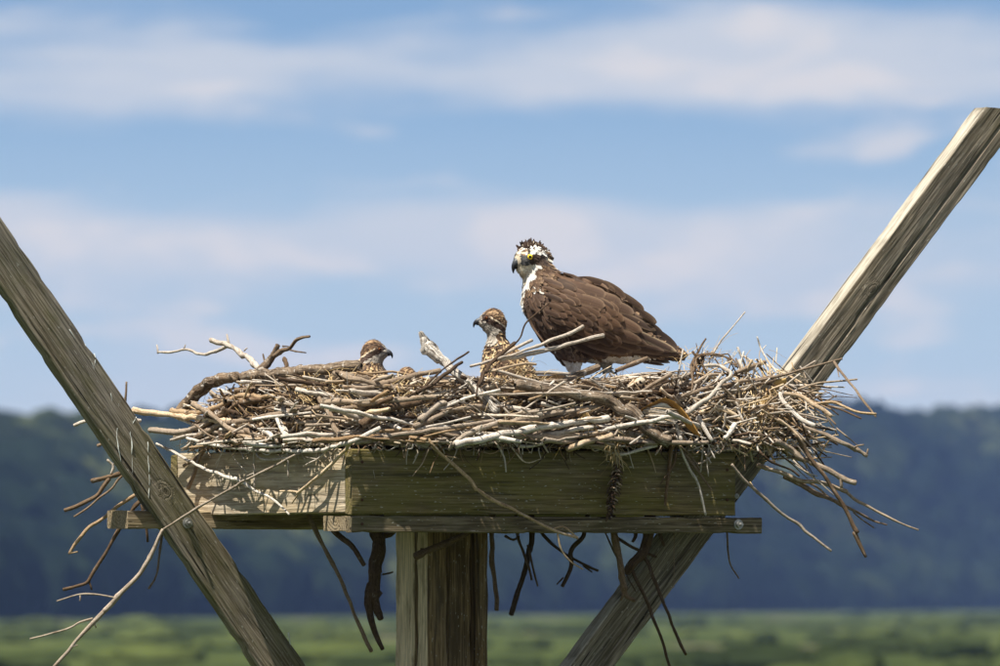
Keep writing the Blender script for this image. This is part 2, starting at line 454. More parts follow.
# ------------------------------------------------------------------ the platform
TH = math.radians(27)
U = Vector((math.cos(TH), math.sin(TH), 0)); W = Vector((-math.sin(TH), math.cos(TH), 0)); NF = -W
C0 = P(352, 449, -.9)
ZT = C0.z; ZB = P(352, 513.6, -.9).z; ZL1 = P(352, 516, -.9).z; ZL0 = P(352, 532.3, -.9).z


def Q(u, v, z): return Vector((C0.x, C0.y, 0)) + U * u + W * v + Vector((0, 0, z))


def u_at(px, v):
    lo, hi = -2.0, 3.0
    for _ in range(40):
        mid = (lo + hi) / 2; q = Q(mid, v, 3)
        if 500 + FPX * q.x / (DIST + q.y) < px: lo = mid
        else: hi = mid
    return lo


platform = empty('nest_platform', (Q(.66, .66, 0)), 'weathered wooden box platform on a square post with two slanting arms', 'nest platform')


def board(name, p0, p1, ydir, wid, thk, mat, shear0=0, shear1=0, seed=0, rough=.0018, notch=(), label=None, chips=0, parent=None):
    """a plank from p0 to p1 (centres of its ends); ydir: across its width"""
    p0, p1 = Vector(p0), Vector(p1)
    X = (p1 - p0); L = X.length; X.normalize(); Y = (ydir - X * ydir.dot(X)).normalized(); Z = X.cross(Y)
    M = Matrix.Identity(4)
    for i, a in enumerate((X, Y, Z)):
        for j in range(3): M[j][i] = a[j]
    mid = (p0 + p1) / 2; M.translation = mid
    c = min(.004, thk * .12); hw, ht = wid / 2, thk / 2
    prof = []
    def edge(a, b, n):   # points from a to b
        for k in range(n): prof.append((a[0] + (b[0] - a[0]) * k / n, a[1] + (b[1] - a[1]) * k / n))
    ny = max(4, int(wid / (.0055 if notch else .02))); nz = max(2, int(thk / (.0055 if notch and thk > .1 else .02)))
    edge((-hw + c, ht), (hw - c, ht), ny); edge((hw - c, ht), (hw, ht - c), 1)
    edge((hw, ht - c), (hw, -ht + c), nz); edge((hw, -ht + c), (hw - c, -ht), 1)
    edge((hw - c, -ht), (-hw + c, -ht), ny); edge((-hw + c, -ht), (-hw, -ht + c), 1)
    edge((-hw, -ht + c), (-hw, ht - c), nz); edge((-hw, ht - c), (-hw + c, ht), 1)
    n = len(prof); seg = max(4, int(L / .025)); V = []
    for i in range(seg + 1):
        t = i / seg; x0 = -L / 2 + L * t
        for (y, z) in prof:
            x = x0 + (shear0 * y * max(0, 1 - t * 4) if shear0 else 0) + (shear1 * y * max(0, t * 4 - 3) if shear1 else 0)
            s = Vector((x * 3.0 + seed, y * 14, z * 14 + seed * 2))
            dd = rough * mnoise.noise(s) * 1.4 + rough * .9 * mnoise.noise(Vector((x * 14 + seed, y * 80, z * 80)))
            rr = 1 - abs(dd) * 0
            yy, zz = y, z
            L2 = math.hypot(y, z) or 1
            yy += dd * (1 if y > 0 else -1) * (abs(y) > hw - c - 1e-6); zz += dd * (1 if z > 0 else -1) * (abs(z) > ht - c - 1e-6)
            if chips and abs(y) > hw - .02:
                e = max(0, mnoise.noise(Vector((x * 16 + seed, 5 * (y > 0), 0))) - .12) * chips
                yy -= e * (1 if y > 0 else -1)
            for (side, ny_, wd_, dp_) in notch:   # long drying cracks cut into a face
                if side == 'z' and z > 0:
                    q = (y - ny_ - .006 * mnoise.noise(Vector((x * 5, 1, seed)))) / wd_
                    if abs(q) < 1: zz -= dp_ * (1 - q * q) * (.65 + .7 * mnoise.noise(Vector((x * 2.2, 2, seed))))
                if side == 'y' and y > 0:
                    q = (z - ny_ - .006 * mnoise.noise(Vector((x * 5, 1, seed)))) / wd_
                    if abs(q) < 1: yy -= dp_ * (1 - q * q) * (.65 + .7 * mnoise.noise(Vector((x * 2.2, 2, seed))))
            V.append((x, yy, zz))
    F = []
    for i in range(seg):
        for j in range(n):
            k = (j + 1) % n
            F.append([i * n + j, i * n + k, (i + 1) * n + k, (i + 1) * n + j])
    F.append(list(range(n - 1, -1, -1))); F.append([seg * n + j for j in range(n)])
    me = mesh_np(name, V, [list(map(int, f)) for f in F], True)
    bmx = bmesh.new(); bmx.from_mesh(me); bmesh.ops.recalc_face_normals(bmx, faces=bmx.faces)
    for e in bmx.edges:
        if len(e.link_faces) == 2 and e.calc_face_angle(0) > .5: e.smooth = False
    bmx.to_mesh(me); bmx.free()
    return link(name, me, mat, parent or platform, M, label=label)


UP = Vector((0, 0, 1))
uR = u_at(735, 0); uL = u_at(762, 0)
W_front = wood('mossy_board', (.27, .205, .09), (.115, .085, .035), moss=.55, pith=(-.02, -.05), freq=60, grey=.35, crack=.5, mosscol=(.17, .155, .035), seed=1.3)
W_side = wood('sunbleached_board', (.56, .47, .32), (.34, .26, .16), moss=.05, pith=(.03, -.07), freq=62, grey=.5, crack=.35, seed=4.1)
W_low = wood('dark_wet_board', (.24, .19, .115), (.09, .068, .036), moss=.35, pith=(0, -.03), freq=85, grey=.4, crack=.9, seed=7.7)
W_armL = wood('weathered_arm_wood', (.35, .30, .22), (.13, .105, .066), moss=.42, pith=(.02, -.035), freq=70, grey=.75, crack=.9, knots=((.05, .008, .015),), seed=2.2, mosscol=(.15, .145, .05))
W_armR = wood('grey_arm_wood', (.29, .245, .18), (.085, .068, .044), moss=.1, pith=(-.01, -.035), freq=62, grey=.55, crack=1.0, knots=((.76, .0, .017),), seed=9.4, lit_bleach=(.0605, (.54, .50, .41)))  # upper left side face: sunlit brightness put into the colour, on top of bleaching
W_post = wood('post_wood', (.33, .225, .115), (.095, .062, .03), moss=0.0, pith=(.0, .0), freq=48, grey=.2, crack=.4, seed=5.5, lit_bleach=(.105, (.85, .69, .48)))  # left facet's extra skylight put into its colour as a paler tone
W_rail = wood('rail_wood', (.38, .30, .18), (.17, .125, .07), moss=.2, pith=(.0, .02), freq=80, grey=.35, crack=.6, seed=3.3)

H = ZT - ZB
board('front_board', Q(0, .024, (ZT + ZB) / 2), Q(uR, .024, (ZT + ZB) / 2), UP, H, .048, W_front, seed=1, notch=())
board('lower_front_board', Q(.002, .024, (ZL1 + ZL0) / 2), Q(uL, .024, (ZL1 + ZL0) / 2), UP, ZL1 - ZL0, .046, W_low, seed=2, chips=.01)
board('side_board', Q(.022, 1.25, (ZT + ZB) / 2 + .003), Q(.022, .052, (ZT + ZB) / 2 + .003), UP, H, .04, W_side, seed=3)
board('side_board', Q(uR - .025, 1.25, (ZT + ZB) / 2), Q(uR - .025, .22, (ZT + ZB) / 2), UP, H, .04, W_side, seed=4)
board('back_board', Q(0, 1.275, (ZT + ZB) / 2), Q(uR, 1.275, (ZT + ZB) / 2), UP, H, .045, W_front, seed=5)
board('joist', Q(.004, .128, (ZL1 + ZL0) / 2 + .003), Q(1.16, .128, (ZL1 + ZL0) / 2 + .003), W, .155, ZL1 - ZL0 - .004, W_rail, seed=6, label='end grain of the front joist under the side board')
zr1 = P(107, 510.5, -.1).z; zr0 = P(107, 528.5, -.1).z
board('rail', Q(u_at(107, 1.16), 1.08, (zr1 + zr0) / 2), Q(uR - .02, 1.08, (zr1 + zr0) / 2), W, .155, zr1 - zr0, W_rail, seed=7, chips=.006, label='rear rail sticking out to the left under the box')
k = 0
uu = .09
while uu < uR - .1:
    board('floor_slat', Q(uu, .055, ZB + .011), Q(uu, 1.24, ZB + .011), U, .085, .018, W_low, seed=20 + k, rough=.001)
    uu += .115; k += 1
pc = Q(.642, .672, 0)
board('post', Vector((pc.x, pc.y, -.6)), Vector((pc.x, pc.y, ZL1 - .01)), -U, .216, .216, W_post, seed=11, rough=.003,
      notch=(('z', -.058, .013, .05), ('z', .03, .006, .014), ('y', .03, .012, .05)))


def arm_d(xc, d0, x0): return d0 + (xc - x0) / 320 * math.tan(TH)


def arm_pt(x, y, d0, x0): return P(x, y, arm_d(x, d0, x0))


aL0 = arm_pt(-102, 100, -.075, 184); aL1 = arm_pt(407, 850, -.075, 184)
board('arm', aL0 + W * .027, aL1 + W * .027, U, .131, .052, W_armL, seed=12, rough=.0016, chips=.012, label='left slanting arm with moss on its lower edge')
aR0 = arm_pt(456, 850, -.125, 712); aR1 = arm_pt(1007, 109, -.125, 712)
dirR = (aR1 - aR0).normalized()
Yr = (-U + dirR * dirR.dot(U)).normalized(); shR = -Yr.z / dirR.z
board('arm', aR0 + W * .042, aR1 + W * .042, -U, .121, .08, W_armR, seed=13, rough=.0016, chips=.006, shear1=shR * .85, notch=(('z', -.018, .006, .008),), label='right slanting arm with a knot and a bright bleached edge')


def bolt(p, r):
    M = Matrix.Identity(4)
    X, Y, Z = U, UP, NF
    for i, a in enumerate((X, Y, Z)):
        for j in range(3): M[j][i] = a[j]
    M.translation = p
    bm = bmesh.new()
    bmesh.ops.create_cone(bm, cap_ends=True, segments=24, radius1=r * .62, radius2=r * .62, depth=r * .8, matrix=Matrix.Translation((0, 0, r * .25)))
    bmesh.ops.bevel(bm, geom=[e for e in bm.edges if e.is_boundary or len(e.link_faces) == 2 and e.calc_face_angle(0) > 1], offset=r * .12, segments=2)
    bmesh.ops.create_cone(bm, cap_ends=True, segments=12, radius1=r * .3, radius2=r * .27, depth=r * 1.1, matrix=Matrix.Translation((r * .05, 0, r * .9)))
    me = bpy.data.meshes.new('bolt'); bm.to_mesh(me); bm.free()
    for f in me.polygons: f.use_smooth = False
    o = link('bolt', me, M_STEEL, platform, M)
    bm = bmesh.new()
    bmesh.ops.create_cone(bm, cap_ends=True, segments=28, radius1=r, radius2=r * .95, depth=r * .18, matrix=Matrix.Translation((0, 0, 0)))
    me = bpy.data.meshes.new('washer'); bm.to_mesh(me); bm.free()
    wsh = bpy.data.objects.new('washer', me); COL.objects.link(wsh); me.materials.append(M_STEEL); wsh.parent = o
    return o


bolt(arm_pt(187, 523, -.075, 184) + NF * .004, .0175)
bolt(Q(u_at(738, 0), 0, P(738, 524.5, -.3).z) + NF * .003, .0165)
bolt(Q(u_at(738, 0) - .004, 0, P(738, 496, -.3).z) + NF * .001, .008)

for (px_, py_) in ((362, 462), (362, 500), (727, 470), (727, 500), (362, 524)):
    u_ = u_at(px_, 0); nz_ = P(px_, py_, -.9 + .454 * u_).z
    bm = bmesh.new(); bmesh.ops.create_cone(bm, cap_ends=True, segments=10, radius1=.0048, radius2=.004, depth=.003)
    me = bpy.data.meshes.new('nail'); bm.to_mesh(me); bm.free()
    Mn = Matrix.Identity(4)
    for i_, a_ in enumerate((U, UP, NF)):
        for j_ in range(3): Mn[j_][i_] = a_[j_]
    Mn.translation = Q(u_, 0, nz_) + NF * .0025
    link('nail', me, M_RUSTY, platform, Mn)

# white dribbles on the left arm
M_DROP = flatmat('dried_dropping', (.72, .76, .72), .7, 0, 200, .15)
for pl in ([84, 344, 92, 362, 97, 382, 103, 393], [118, 392, 118, 415, 117, 440, 121, 462], [137, 417, 130, 428, 131, 447, 132, 474], [147, 434, 148, 460, 149, 501], [110, 388, 112, 402], [95, 352, 94, 368], [289, 634, 291, 650, 292, 668], [70, 330, 78, 345, 88, 350]):
    bag = Bag(); pts = [arm_pt(pl[i], pl[i + 1], -.075, 184) + NF * .0022 for i in range(0, len(pl), 2)]
    tube(bag, pts, .0013, .0008, .9, 6, .006, 1.6, .6)
    link('dropping_streak', bag.mesh('dropping_streak'), M_DROP, platform)

# ------------------------------------------------------------------ the nest
nest = empty('osprey_nest', Q(.66, .66, ZB + .02), 'huge untidy nest of bleached sticks filling the wooden box', 'nest')
HN = .235


def topline(x):   # how high the pile reaches, photo pixel row over x
    return np.interp(x, [120, 150, 200, 260, 350, 430, 500, 560, 640, 700, 740, 790, 830], [440, 425, 392, 376, 374, 380, 378, 382, 380, 366, 366, 384, 425])


def Dp(x, y=447, off=0.0):
    if x < 352: d = -.9 + min(352 - x, 190) / 320 * 1.96
    else: d = -.9 + min(x - 352, 440) / 320 * .51
    d += .05 * math.exp(-((x - 352) / 30) ** 2)
    if y < 447: d += .17 * min(1.3, (447 - y) / 75) ** 1.5
    return d - off


def mk(pl, off=.02, d=None, dn=None, lift=False):
    n = len(pl) // 2; out = []
    for i in range(n):
        x, y = pl[2 * i], pl[2 * i + 1]
        dd = Dp(x, y, off + (.034 if lift and 366 < y < 447 else 0)) if d is None else (d if dn is None else d + (dn - d) * i / (n - 1))
        out.append(P(x, y, dd))
    return out


PX = 1 / 322.0
STICKS = []   # (tint, off, d, dn, [(r0, r1, polyline)...], label)
def S(tint, off, *pls, d=None, dn=None, label=None, side=7): STICKS.append((tint, off, d, dn, pls, label))

# top left
S(.5, -.02, (7.5, 5.2, [178, 416, 187, 405, 200, 391, 213, 382, 228, 377, 240, 378]), label='thick curved bark covered limb at the upper left rim')
S(.6, -.02, (5.5, 5.2, [243, 378, 262, 374, 281, 373, 304, 371, 326, 369, 360, 366]), label='thick pale log along the upper left rim')
S(.85, .0, (2.4, 3.4, [210, 340, 227, 345, 240, 352, 262, 371]), (1.8, 1.2, [227, 346, 214, 352.5, 204, 354, 192, 351, 184, 349, 175, 352, 158, 352.5]), (1.6, .9, [229, 345, 227, 334]), (1.0, .7, [158, 353, 157, 345]), (1.1, .7, [184, 349, 185, 345]), (1, .7, [244, 351, 247, 348]), label='forked bleached branch pointing left above the rim')
S(.5, .0, (5, 2.4, [260, 371, 268, 362, 274, 354, 278, 345]), (2.4, 1.3, [274, 356, 281, 351, 289, 348, 297, 339, 309, 337]), (1.0, .6, [290, 350, 298, 352, 306, 352.5]), (1, .7, [283, 346, 290, 347]), (1.6, .9, [265, 366, 263, 354]), label='brown forked stub with a pale twisting twig above the rim')
S(.3, 0, (2.6, 2.2, [286, 370, 285, 359]))
# left body
S(.68, .03, (2.6, 2.3, [172, 411, 193, 413, 220, 406, 241, 395, 259, 397, 275, 396]))
S(.9, .05, (2.8, 3.2, [134, 411, 168, 415, 211, 419, 240, 424]))
S(.88, 0, (1.6, 2.3, [74, 425, 84, 421, 100, 419, 140, 420]), d=.12)
S(.5, 0, (1.6, 2, [98, 446, 108, 443, 150, 440]), d=.12)
S(.42, .03, (3, 3.4, [196, 430, 208, 424, 222, 416, 241, 404, 262, 399]))
S(.6, .05, (3.2, 2.6, [192, 440, 208, 431, 225, 424, 259, 418, 295, 411, 326, 407]))
S(.66, .05, (3, 2.5, [150, 430, 180, 432, 205, 424, 225, 410]))
S(.6, .05, (2.5, 2, [240, 428, 262, 438, 280, 442]), )
S(.95, .05, (2.4, 3.0, [277, 419, 283, 430, 289, 441]))
S(.72, .05, (2.4, 1.8, [291, 443, 305, 432, 318, 424]))
S(.8, .06, (1.6, 1.4, [261, 424, 263, 438, 255, 447]))
S(.55, .04, (2.6, 2.4, [318, 395, 330, 415, 337, 432, 339, 441]))
S(.7, .05, (3, 2.6, [324, 402, 340, 402, 376, 402, 412, 399, 436, 397]), label='long pale stick across the upper left of the nest')
S(.6, .02, (3.1, 2.7, [334, 372, 352, 378, 376, 384, 400, 389, 412, 389]))
S(.55, .02, (3, 2.5, [380, 384, 398, 380, 420, 374, 440, 371]))
S(.62, .03, (2.4, 2, [340, 386, 358, 388, 374, 387]))
S(.66, .07, (2.4, 2.1, [356, 443, 375, 439, 403, 434.5, 425, 431, 448, 428, 470, 424, 494, 421]))
S(.33, .04, (3.8, 3.2, [362, 424, 378, 414, 394, 407, 420, 402]))
S(.62, .05, (2.8, 2.2, [414, 425, 428, 420, 441, 414, 462, 409, 486, 406]))
S(.72, .06, (3.5, 3, [420, 420, 440, 404, 446, 404]))
S(.97, .08, (3.9, 3.3, [456, 444, 480, 439.5, 500, 435, 516, 432, 536, 428, 556, 425.5, 582, 421, 608, 418]), label='bright white barked stick low on the front')
S(.72, .08, (2.2, 2.8, [449, 449, 458, 441, 466, 434, 482, 429, 503, 420]))
S(.66, .06, (3, 2.6, [502, 426, 517, 421, 534, 418, 558, 413, 581, 409, 600, 407]))
S(.7, .06, (2.9, 2.4, [514, 438, 535, 437, 556, 436, 580, 435, 604, 432.5]))
S(.8, .08, (3, 3.2, [567, 449, 577, 446, 588, 442, 600, 439, 612, 435]))
S(.64, .08, (3.1, 2.2, [596, 439, 620, 440, 647, 442, 680, 443, 708, 442.5]), label='straight smooth cane along the lower right front')
# the splintered white stub
S(1.0, .05, (2.2, 7.2, [421, 333, 424, 340, 428, 348]), (7.2, 5.0, [427, 346, 433, 353, 440, 359]), (4.8, 4.4, [436, 354, 447, 365, 457, 373.5, 477, 390, 497, 412]), (3.0, 2.0, [423, 338, 423, 353]), (1.4, .5, [430, 352, 425, 342, 420, 331]), (1.3, .4, [434, 352, 431, 343, 426, 336]), (1.6, .5, [440, 357, 437, 347, 431, 341]), (1.2, .4, [427, 354, 423, 354, 420, 349]), label='white splintered driftwood stub sticking up at the rim')
S(.16, .12, (1.1, .9, [408, 397, 420, 390, 430, 382, 443, 369, 456, 360, 469, 351.5]), (1.9, 1.5, [417, 393, 430, 386, 441, 378, 452, 370, 462, 362]))
S(.18, .12, (2.4, 1.7, [478, 385, 484, 374, 491, 364, 503, 353, 515, 343]), (1.2, .7, [508, 349, 514, 344, 520, 337.5, 528, 321, 549, 303]), (1.0, .8, [478, 386, 476, 396]), label='thin dark twig rising in front of the adult bird')
S(.86, .1, (2.2, 2.0, [500, 359, 515, 357, 530, 354, 548, 350, 568, 344.5, 590, 338, 603, 335.5]), label='pale stick end lying across the adult belly')
S(.84, .12, (1.5, 1.9, [480, 364, 500, 358, 514, 354, 539, 345, 557.5, 338, 574, 331, 583, 326]))
S(.85, .08, (1.2, 1.5, [470, 366, 490, 361, 508, 352, 532, 340]))
S(.8, .08, (1.4, 1.2, [485, 372, 505, 368, 525, 364, 536, 364]))
S(.84, .08, (1.5, 1.6, [493, 369, 516, 376, 543, 383, 560, 387, 581, 391, 610, 392.5, 651, 392]))
S(.6, .10, (6.0, 5.4, [517, 385, 539, 388, 555, 390, 570, 393, 595, 397.5, 610, 402, 622, 409]), (5.2, 6, [595, 398, 610, 402, 624, 412, 634, 417, 645, 426, 656, 434, 668, 442]), (6.8, 6.8, [625, 408, 634, 414, 640, 420]), label='thickest brown log crossing the front of the nest')
S(.6, -.05, (4.5, 3.6, [553, 385, 568, 380, 582, 374, 598, 367]))
S(.85, -.05, (1.8, 1.6, [536, 373, 550, 373, 570, 373.5]))
S(.5, -.06, (2.6, 2, [617, 372, 632, 365, 648, 358]))
S(.62, -.03, (3.8, 3.4, [640, 392, 660, 388, 680, 385, 700, 383]))
S(.2, 0, (3, 2.6, [648, 393, 668, 391, 700, 388]))
S(.55, .05, (2.1, 1.8, [676, 398, 701, 390, 724, 385.5, 746, 381, 778, 376]))
S(.52, .05, (1.9, 1.5, [708, 400, 726, 394, 746, 389, 774, 380]))
S(.55, .06, (1.6, 1.2, [756, 381, 775, 377, 789, 373, 812, 367, 834, 361.5, 842, 358.5]), (1.4, 1.0, [834, 361.5, 843, 374, 854, 388, 866, 404, 876, 417]), (.8, .5, [837, 366, 839, 377]), label='tan bent cane reaching out over the right arm')
S(.85, .1, (2.2, 1.8, [689, 412.5, 701, 403, 709, 398, 714, 393, 719, 385, 724, 381, 730, 377, 731, 372, 727, 369, 720, 366, 704, 365]), label='crooked bleached root at the right of the nest')
S(.7, .06, (1.7, 1.4, [695, 383, 703, 378, 710, 375, 724, 374]))
S(.55, .04, (2.3, 2, [734, 374, 748, 368, 765, 362]))
S(.85, 0, (1.0, .7, [711, 356, 720, 342, 730, 330, 745, 312]))
S(.35, 0, (1.6, .8, [691, 366, 696, 356, 699, 351, 702, 345, 706, 339]), (.7, .4, [698, 352, 696, 343]))
S(.97, 0, (.9, 1.2, [757, 337, 760, 346, 764, 355, 771, 365, 778, 374]), (.6, .4, [762, 350, 766, 345]))
S(.5, 0, (1.3, 1, [125, 402, 126, 382]), d=.0)
# right bunch
S(.7, .02, (1.1, .8, [798, 389, 812, 385, 821, 383, 838, 381, 857, 379.5]), (.6, .5, [808, 383, 804, 373]))
S(.97, .08, (2.3, 2.0, [780, 392, 782, 399, 787, 406, 795, 414, 803, 420, 815, 426]))
S(.8, .1, (1.7, 2.0, [784, 394, 801, 396.5, 811, 402, 819.5, 407.5, 831, 416]))
S(.78, .08, (1.8, 1.3, [814, 404, 832, 402.5, 845, 407, 857, 412, 876, 414]))
S(.62, .08, (1.9, 2.2, [802, 426, 818, 432, 832, 438, 845, 444, 857, 450]), (2.4, 1.6, [855, 449, 862, 453, 867, 456]), (1.2, .9, [852, 449, 858, 446, 864, 445]), (1.2, .9, [866, 456, 868, 449]), label='knobbly brown stick with a forked tip at the right')
S(.66, .08, (3.1, 2.8, [775, 441, 790, 449, 801, 458, 812, 463, 827, 470, 842, 478, 856, 483]), (1.7, 1.7, [841, 478, 842, 488]), label='thick tan stick jutting right and down')
S(.7, .05, (2.4, 2.2, [758, 465, 778, 472, 800, 479.5, 823, 483, 848, 491]), (1.7, .9, [846, 492, 856, 500, 868, 506.5, 892, 519, 918, 530]), label='longest thin stick reaching furthest right')
S(.5, .03, (2.8, 2.0, [785, 476, 800, 484, 814, 492, 828, 498, 839, 504, 848, 508]), (1.6, .9, [846, 507, 857, 512, 872, 520, 887, 525]), (1, .7, [853, 512, 863, 520, 874, 528]), (1.4, .9, [806, 480, 818, 488, 827, 495]))
S(.38, .12, (1.8, 2.2, [796, 436, 804, 449, 812, 461.5, 823, 474, 832, 488, 837.5, 496, 850, 519, 856, 533]), (2.2, 1.4, [855, 532, 859, 541, 866, 557]), label='dark drooping stick crossing the right bundle')
S(.72, .08, (1.4, 1.4, [732, 465, 745, 481, 760, 494, 776, 508.5, 796, 523, 811, 535.5, 831, 551]), label='long thin banded twig drooping past the platform corner')
S(.8, .08, (1.5, 1.2, [778, 420, 790, 428, 801, 440, 809, 455]))
S(.75, .08, (1.2, 1.0, [770, 414, 786, 412, 800, 414, 828, 421]))
S(.2, .1, (1.4, 1.1, [760, 452, 772, 462, 790, 470, 800, 476]))
# left bunch
S(.42, 0, (2.2, 2.8, [91, 482, 105, 478, 124, 472, 150, 460]), (2.4, 2.0, [109, 480, 103, 488, 96, 497, 78, 505.5, 65, 510]), d=.10, label='knobbly dark twig hanging out to the left behind the arm')
S(.5, 0, (1.0, 1.2, [74, 517, 87, 508, 99, 498, 112, 488, 121, 477, 150, 455]), d=.13)
S(.85, 0, (1.3, 1.1, [111, 474, 113, 466, 107, 459.5]), (.9, .7, [113, 466, 116, 457]), d=.10)
S(.68, 0, (1.6, 2.0, [69, 554, 73, 548, 87, 529, 103, 518, 116, 507, 138, 493, 165, 475]), (.9, .8, [70, 553, 77, 552]), d=.14)
S(.33, 0, (1.5, 2.3, [63, 590, 76, 586, 88, 582, 96, 568, 106, 553, 120, 527, 134, 507, 150, 490]), (1, .8, [89, 582, 92, 590]), d=.24, label='dark kinked twig hanging behind the left rail end')
S(.72, 0, (1.2, 1.2, [300, 453, 265, 471, 243, 482, 200, 506.5, 163, 529]), d=-.68, dn=-.2)
S(.72, 0, (2.0, 2.4, [163, 529, 158, 540, 149, 560, 137, 576, 118, 597, 104, 612]), (2.2, 1.6, [104, 612, 89, 627, 71, 648, 53, 667]), (1.1, .8, [116, 598, 98, 594.5, 80, 594.6, 57, 601]), (1.2, .8, [93, 618, 80, 622, 64, 630, 30, 639]), (.9, .7, [80, 595, 80, 601]), (1, .8, [94, 621, 96, 628]), (1, .7, [71, 647, 78, 645]), d=-.2, label='long pale branching stick drooping to the lower left')
S(.5, 0, (1.5, 1.2, [162, 525, 160, 552, 156, 576, 149, 589]), d=0)
S(.3, 0, (1.5, 1.8, [147, 542, 146, 529, 142, 505]), d=.2)
S(.97, .06, (1.5, 1.8, [156, 443, 168, 449, 179, 455, 197, 465, 221.5, 475, 242, 481.5]), (1.7, 1.1, [242, 481.5, 256, 491, 272, 498.5, 289, 514]), (.8, .6, [222, 481, 228, 476, 238, 478]), label='bright zigzag twig in front of the sunlit side board')
S(.97, .09, (1.6, 2.1, [186, 438, 200, 441.5, 222, 446, 245, 449, 281, 451, 317, 450, 344, 444, 362, 437, 380, 429]), label='long white stick lying along the top of the side board')
S(.9, .08, (1.8, 1.6, [350, 443, 345, 450, 333, 462.5, 317, 477, 298, 493]), (1.0, .8, [299, 492, 290, 491, 280, 491]), (.9, .7, [299, 493, 292, 503]))
S(.85, .08, (1.1, .9, [331, 443, 324, 453, 317, 459, 304, 466.5]), (.7, .6, [317, 459, 306, 457]))
S(.85, .07, (1.2, 1.0, [254, 446, 254, 460, 255, 487]), (.8, .6, [254, 473, 246, 477, 241, 483]))
S(.85, .07, (1.2, 1.3, [253, 450, 263, 459, 286, 458, 300, 453]))
S(.85, .07, (1, .8, [287, 448, 288, 462, 288, 478]), (.7, .5, [288, 458, 291, 451]))
S(.6, .02, (2.1, 2, [206, 440, 198, 463, 188, 489]))
S(.5, .02, (2.3, 2, [216, 438, 200, 455, 184, 466]))
# front
S(.78, .06, (1.6, 2.0, [428, 437, 433, 446, 445, 457.5, 456, 466, 467.5, 477.5, 477.5, 490]), (2.0, 1.3, [477.5, 490, 493, 500, 510, 507.5, 527, 517, 542.5, 525, 560, 533, 578, 538]), (1.0, .8, [552, 529, 563, 527, 573, 534, 578, 539]), (1.0, .7, [558, 534, 561, 549, 570, 561, 583, 569]), (.9, .7, [446, 456, 457, 458]), label='long pale twig slanting down across the front board')
S(.45, .03, (2.6, 1.2, [673, 445, 671, 458, 668, 477, 665, 506]))
S(.4, .035, (1.8, .7, [676, 448, 674, 465, 660, 484]))
S(.97, .05, (1.2, 1.3, [676, 436, 688, 466, 698, 484, 705.5, 515]))
S(.5, .05, (2.4, 1.0, [673, 435, 684, 452, 697, 470, 712, 490]), (1.2, .7, [680, 446, 690, 455, 700, 470]))
S(.75, .04, (1.1, 1.2, [690, 462, 697, 464, 706, 460, 720, 451, 742, 449]))
S(1.0, .06, (2.6, 2.2, [698, 416, 704, 428, 712, 441]), label='short white bone like stick at the right front')
S(1.0, .05, (2.2, 2.4, [735, 423, 730, 430, 724, 438]))
S(.97, .05, (1.8, 2.2, [677, 424, 679, 432, 681, 440]))
S(.9, .04, (2.2, 1.6, [700, 412, 716, 409, 735, 415, 744, 424]))
# under the box
UN = dict(d=-.35)
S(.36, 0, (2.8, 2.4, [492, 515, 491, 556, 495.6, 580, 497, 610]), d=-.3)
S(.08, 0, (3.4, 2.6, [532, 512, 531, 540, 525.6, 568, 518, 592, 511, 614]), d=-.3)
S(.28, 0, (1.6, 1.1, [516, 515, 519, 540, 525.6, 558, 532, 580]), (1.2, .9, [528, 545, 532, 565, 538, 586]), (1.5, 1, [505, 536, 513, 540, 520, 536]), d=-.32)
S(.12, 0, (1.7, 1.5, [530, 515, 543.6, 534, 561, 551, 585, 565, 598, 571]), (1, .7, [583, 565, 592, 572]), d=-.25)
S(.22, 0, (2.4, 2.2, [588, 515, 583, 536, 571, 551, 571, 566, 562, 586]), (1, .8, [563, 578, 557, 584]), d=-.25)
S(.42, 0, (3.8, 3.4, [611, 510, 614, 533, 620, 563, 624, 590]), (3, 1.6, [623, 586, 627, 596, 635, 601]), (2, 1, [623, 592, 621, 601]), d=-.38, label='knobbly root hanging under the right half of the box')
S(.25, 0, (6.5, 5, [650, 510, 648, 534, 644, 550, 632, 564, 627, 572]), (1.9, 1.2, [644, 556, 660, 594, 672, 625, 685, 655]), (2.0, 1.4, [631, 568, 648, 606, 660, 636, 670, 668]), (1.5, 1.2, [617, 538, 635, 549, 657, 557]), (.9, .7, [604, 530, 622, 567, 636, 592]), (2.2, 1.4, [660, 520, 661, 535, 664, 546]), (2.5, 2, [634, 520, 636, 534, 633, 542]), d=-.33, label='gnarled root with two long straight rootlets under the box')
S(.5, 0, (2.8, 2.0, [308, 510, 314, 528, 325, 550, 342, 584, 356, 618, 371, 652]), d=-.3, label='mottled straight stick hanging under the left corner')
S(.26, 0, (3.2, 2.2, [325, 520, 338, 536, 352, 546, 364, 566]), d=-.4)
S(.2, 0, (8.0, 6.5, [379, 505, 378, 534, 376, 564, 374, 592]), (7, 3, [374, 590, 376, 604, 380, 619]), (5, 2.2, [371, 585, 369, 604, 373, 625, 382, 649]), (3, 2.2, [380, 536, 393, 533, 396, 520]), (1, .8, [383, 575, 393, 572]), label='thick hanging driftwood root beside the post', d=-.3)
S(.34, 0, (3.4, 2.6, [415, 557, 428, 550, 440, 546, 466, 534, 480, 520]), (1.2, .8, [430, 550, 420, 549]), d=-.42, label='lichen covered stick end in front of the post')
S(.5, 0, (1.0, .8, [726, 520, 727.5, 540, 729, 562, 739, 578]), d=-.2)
S(.5, 0, (.5, .4, [674, 520, 674, 588]), d=-.3)

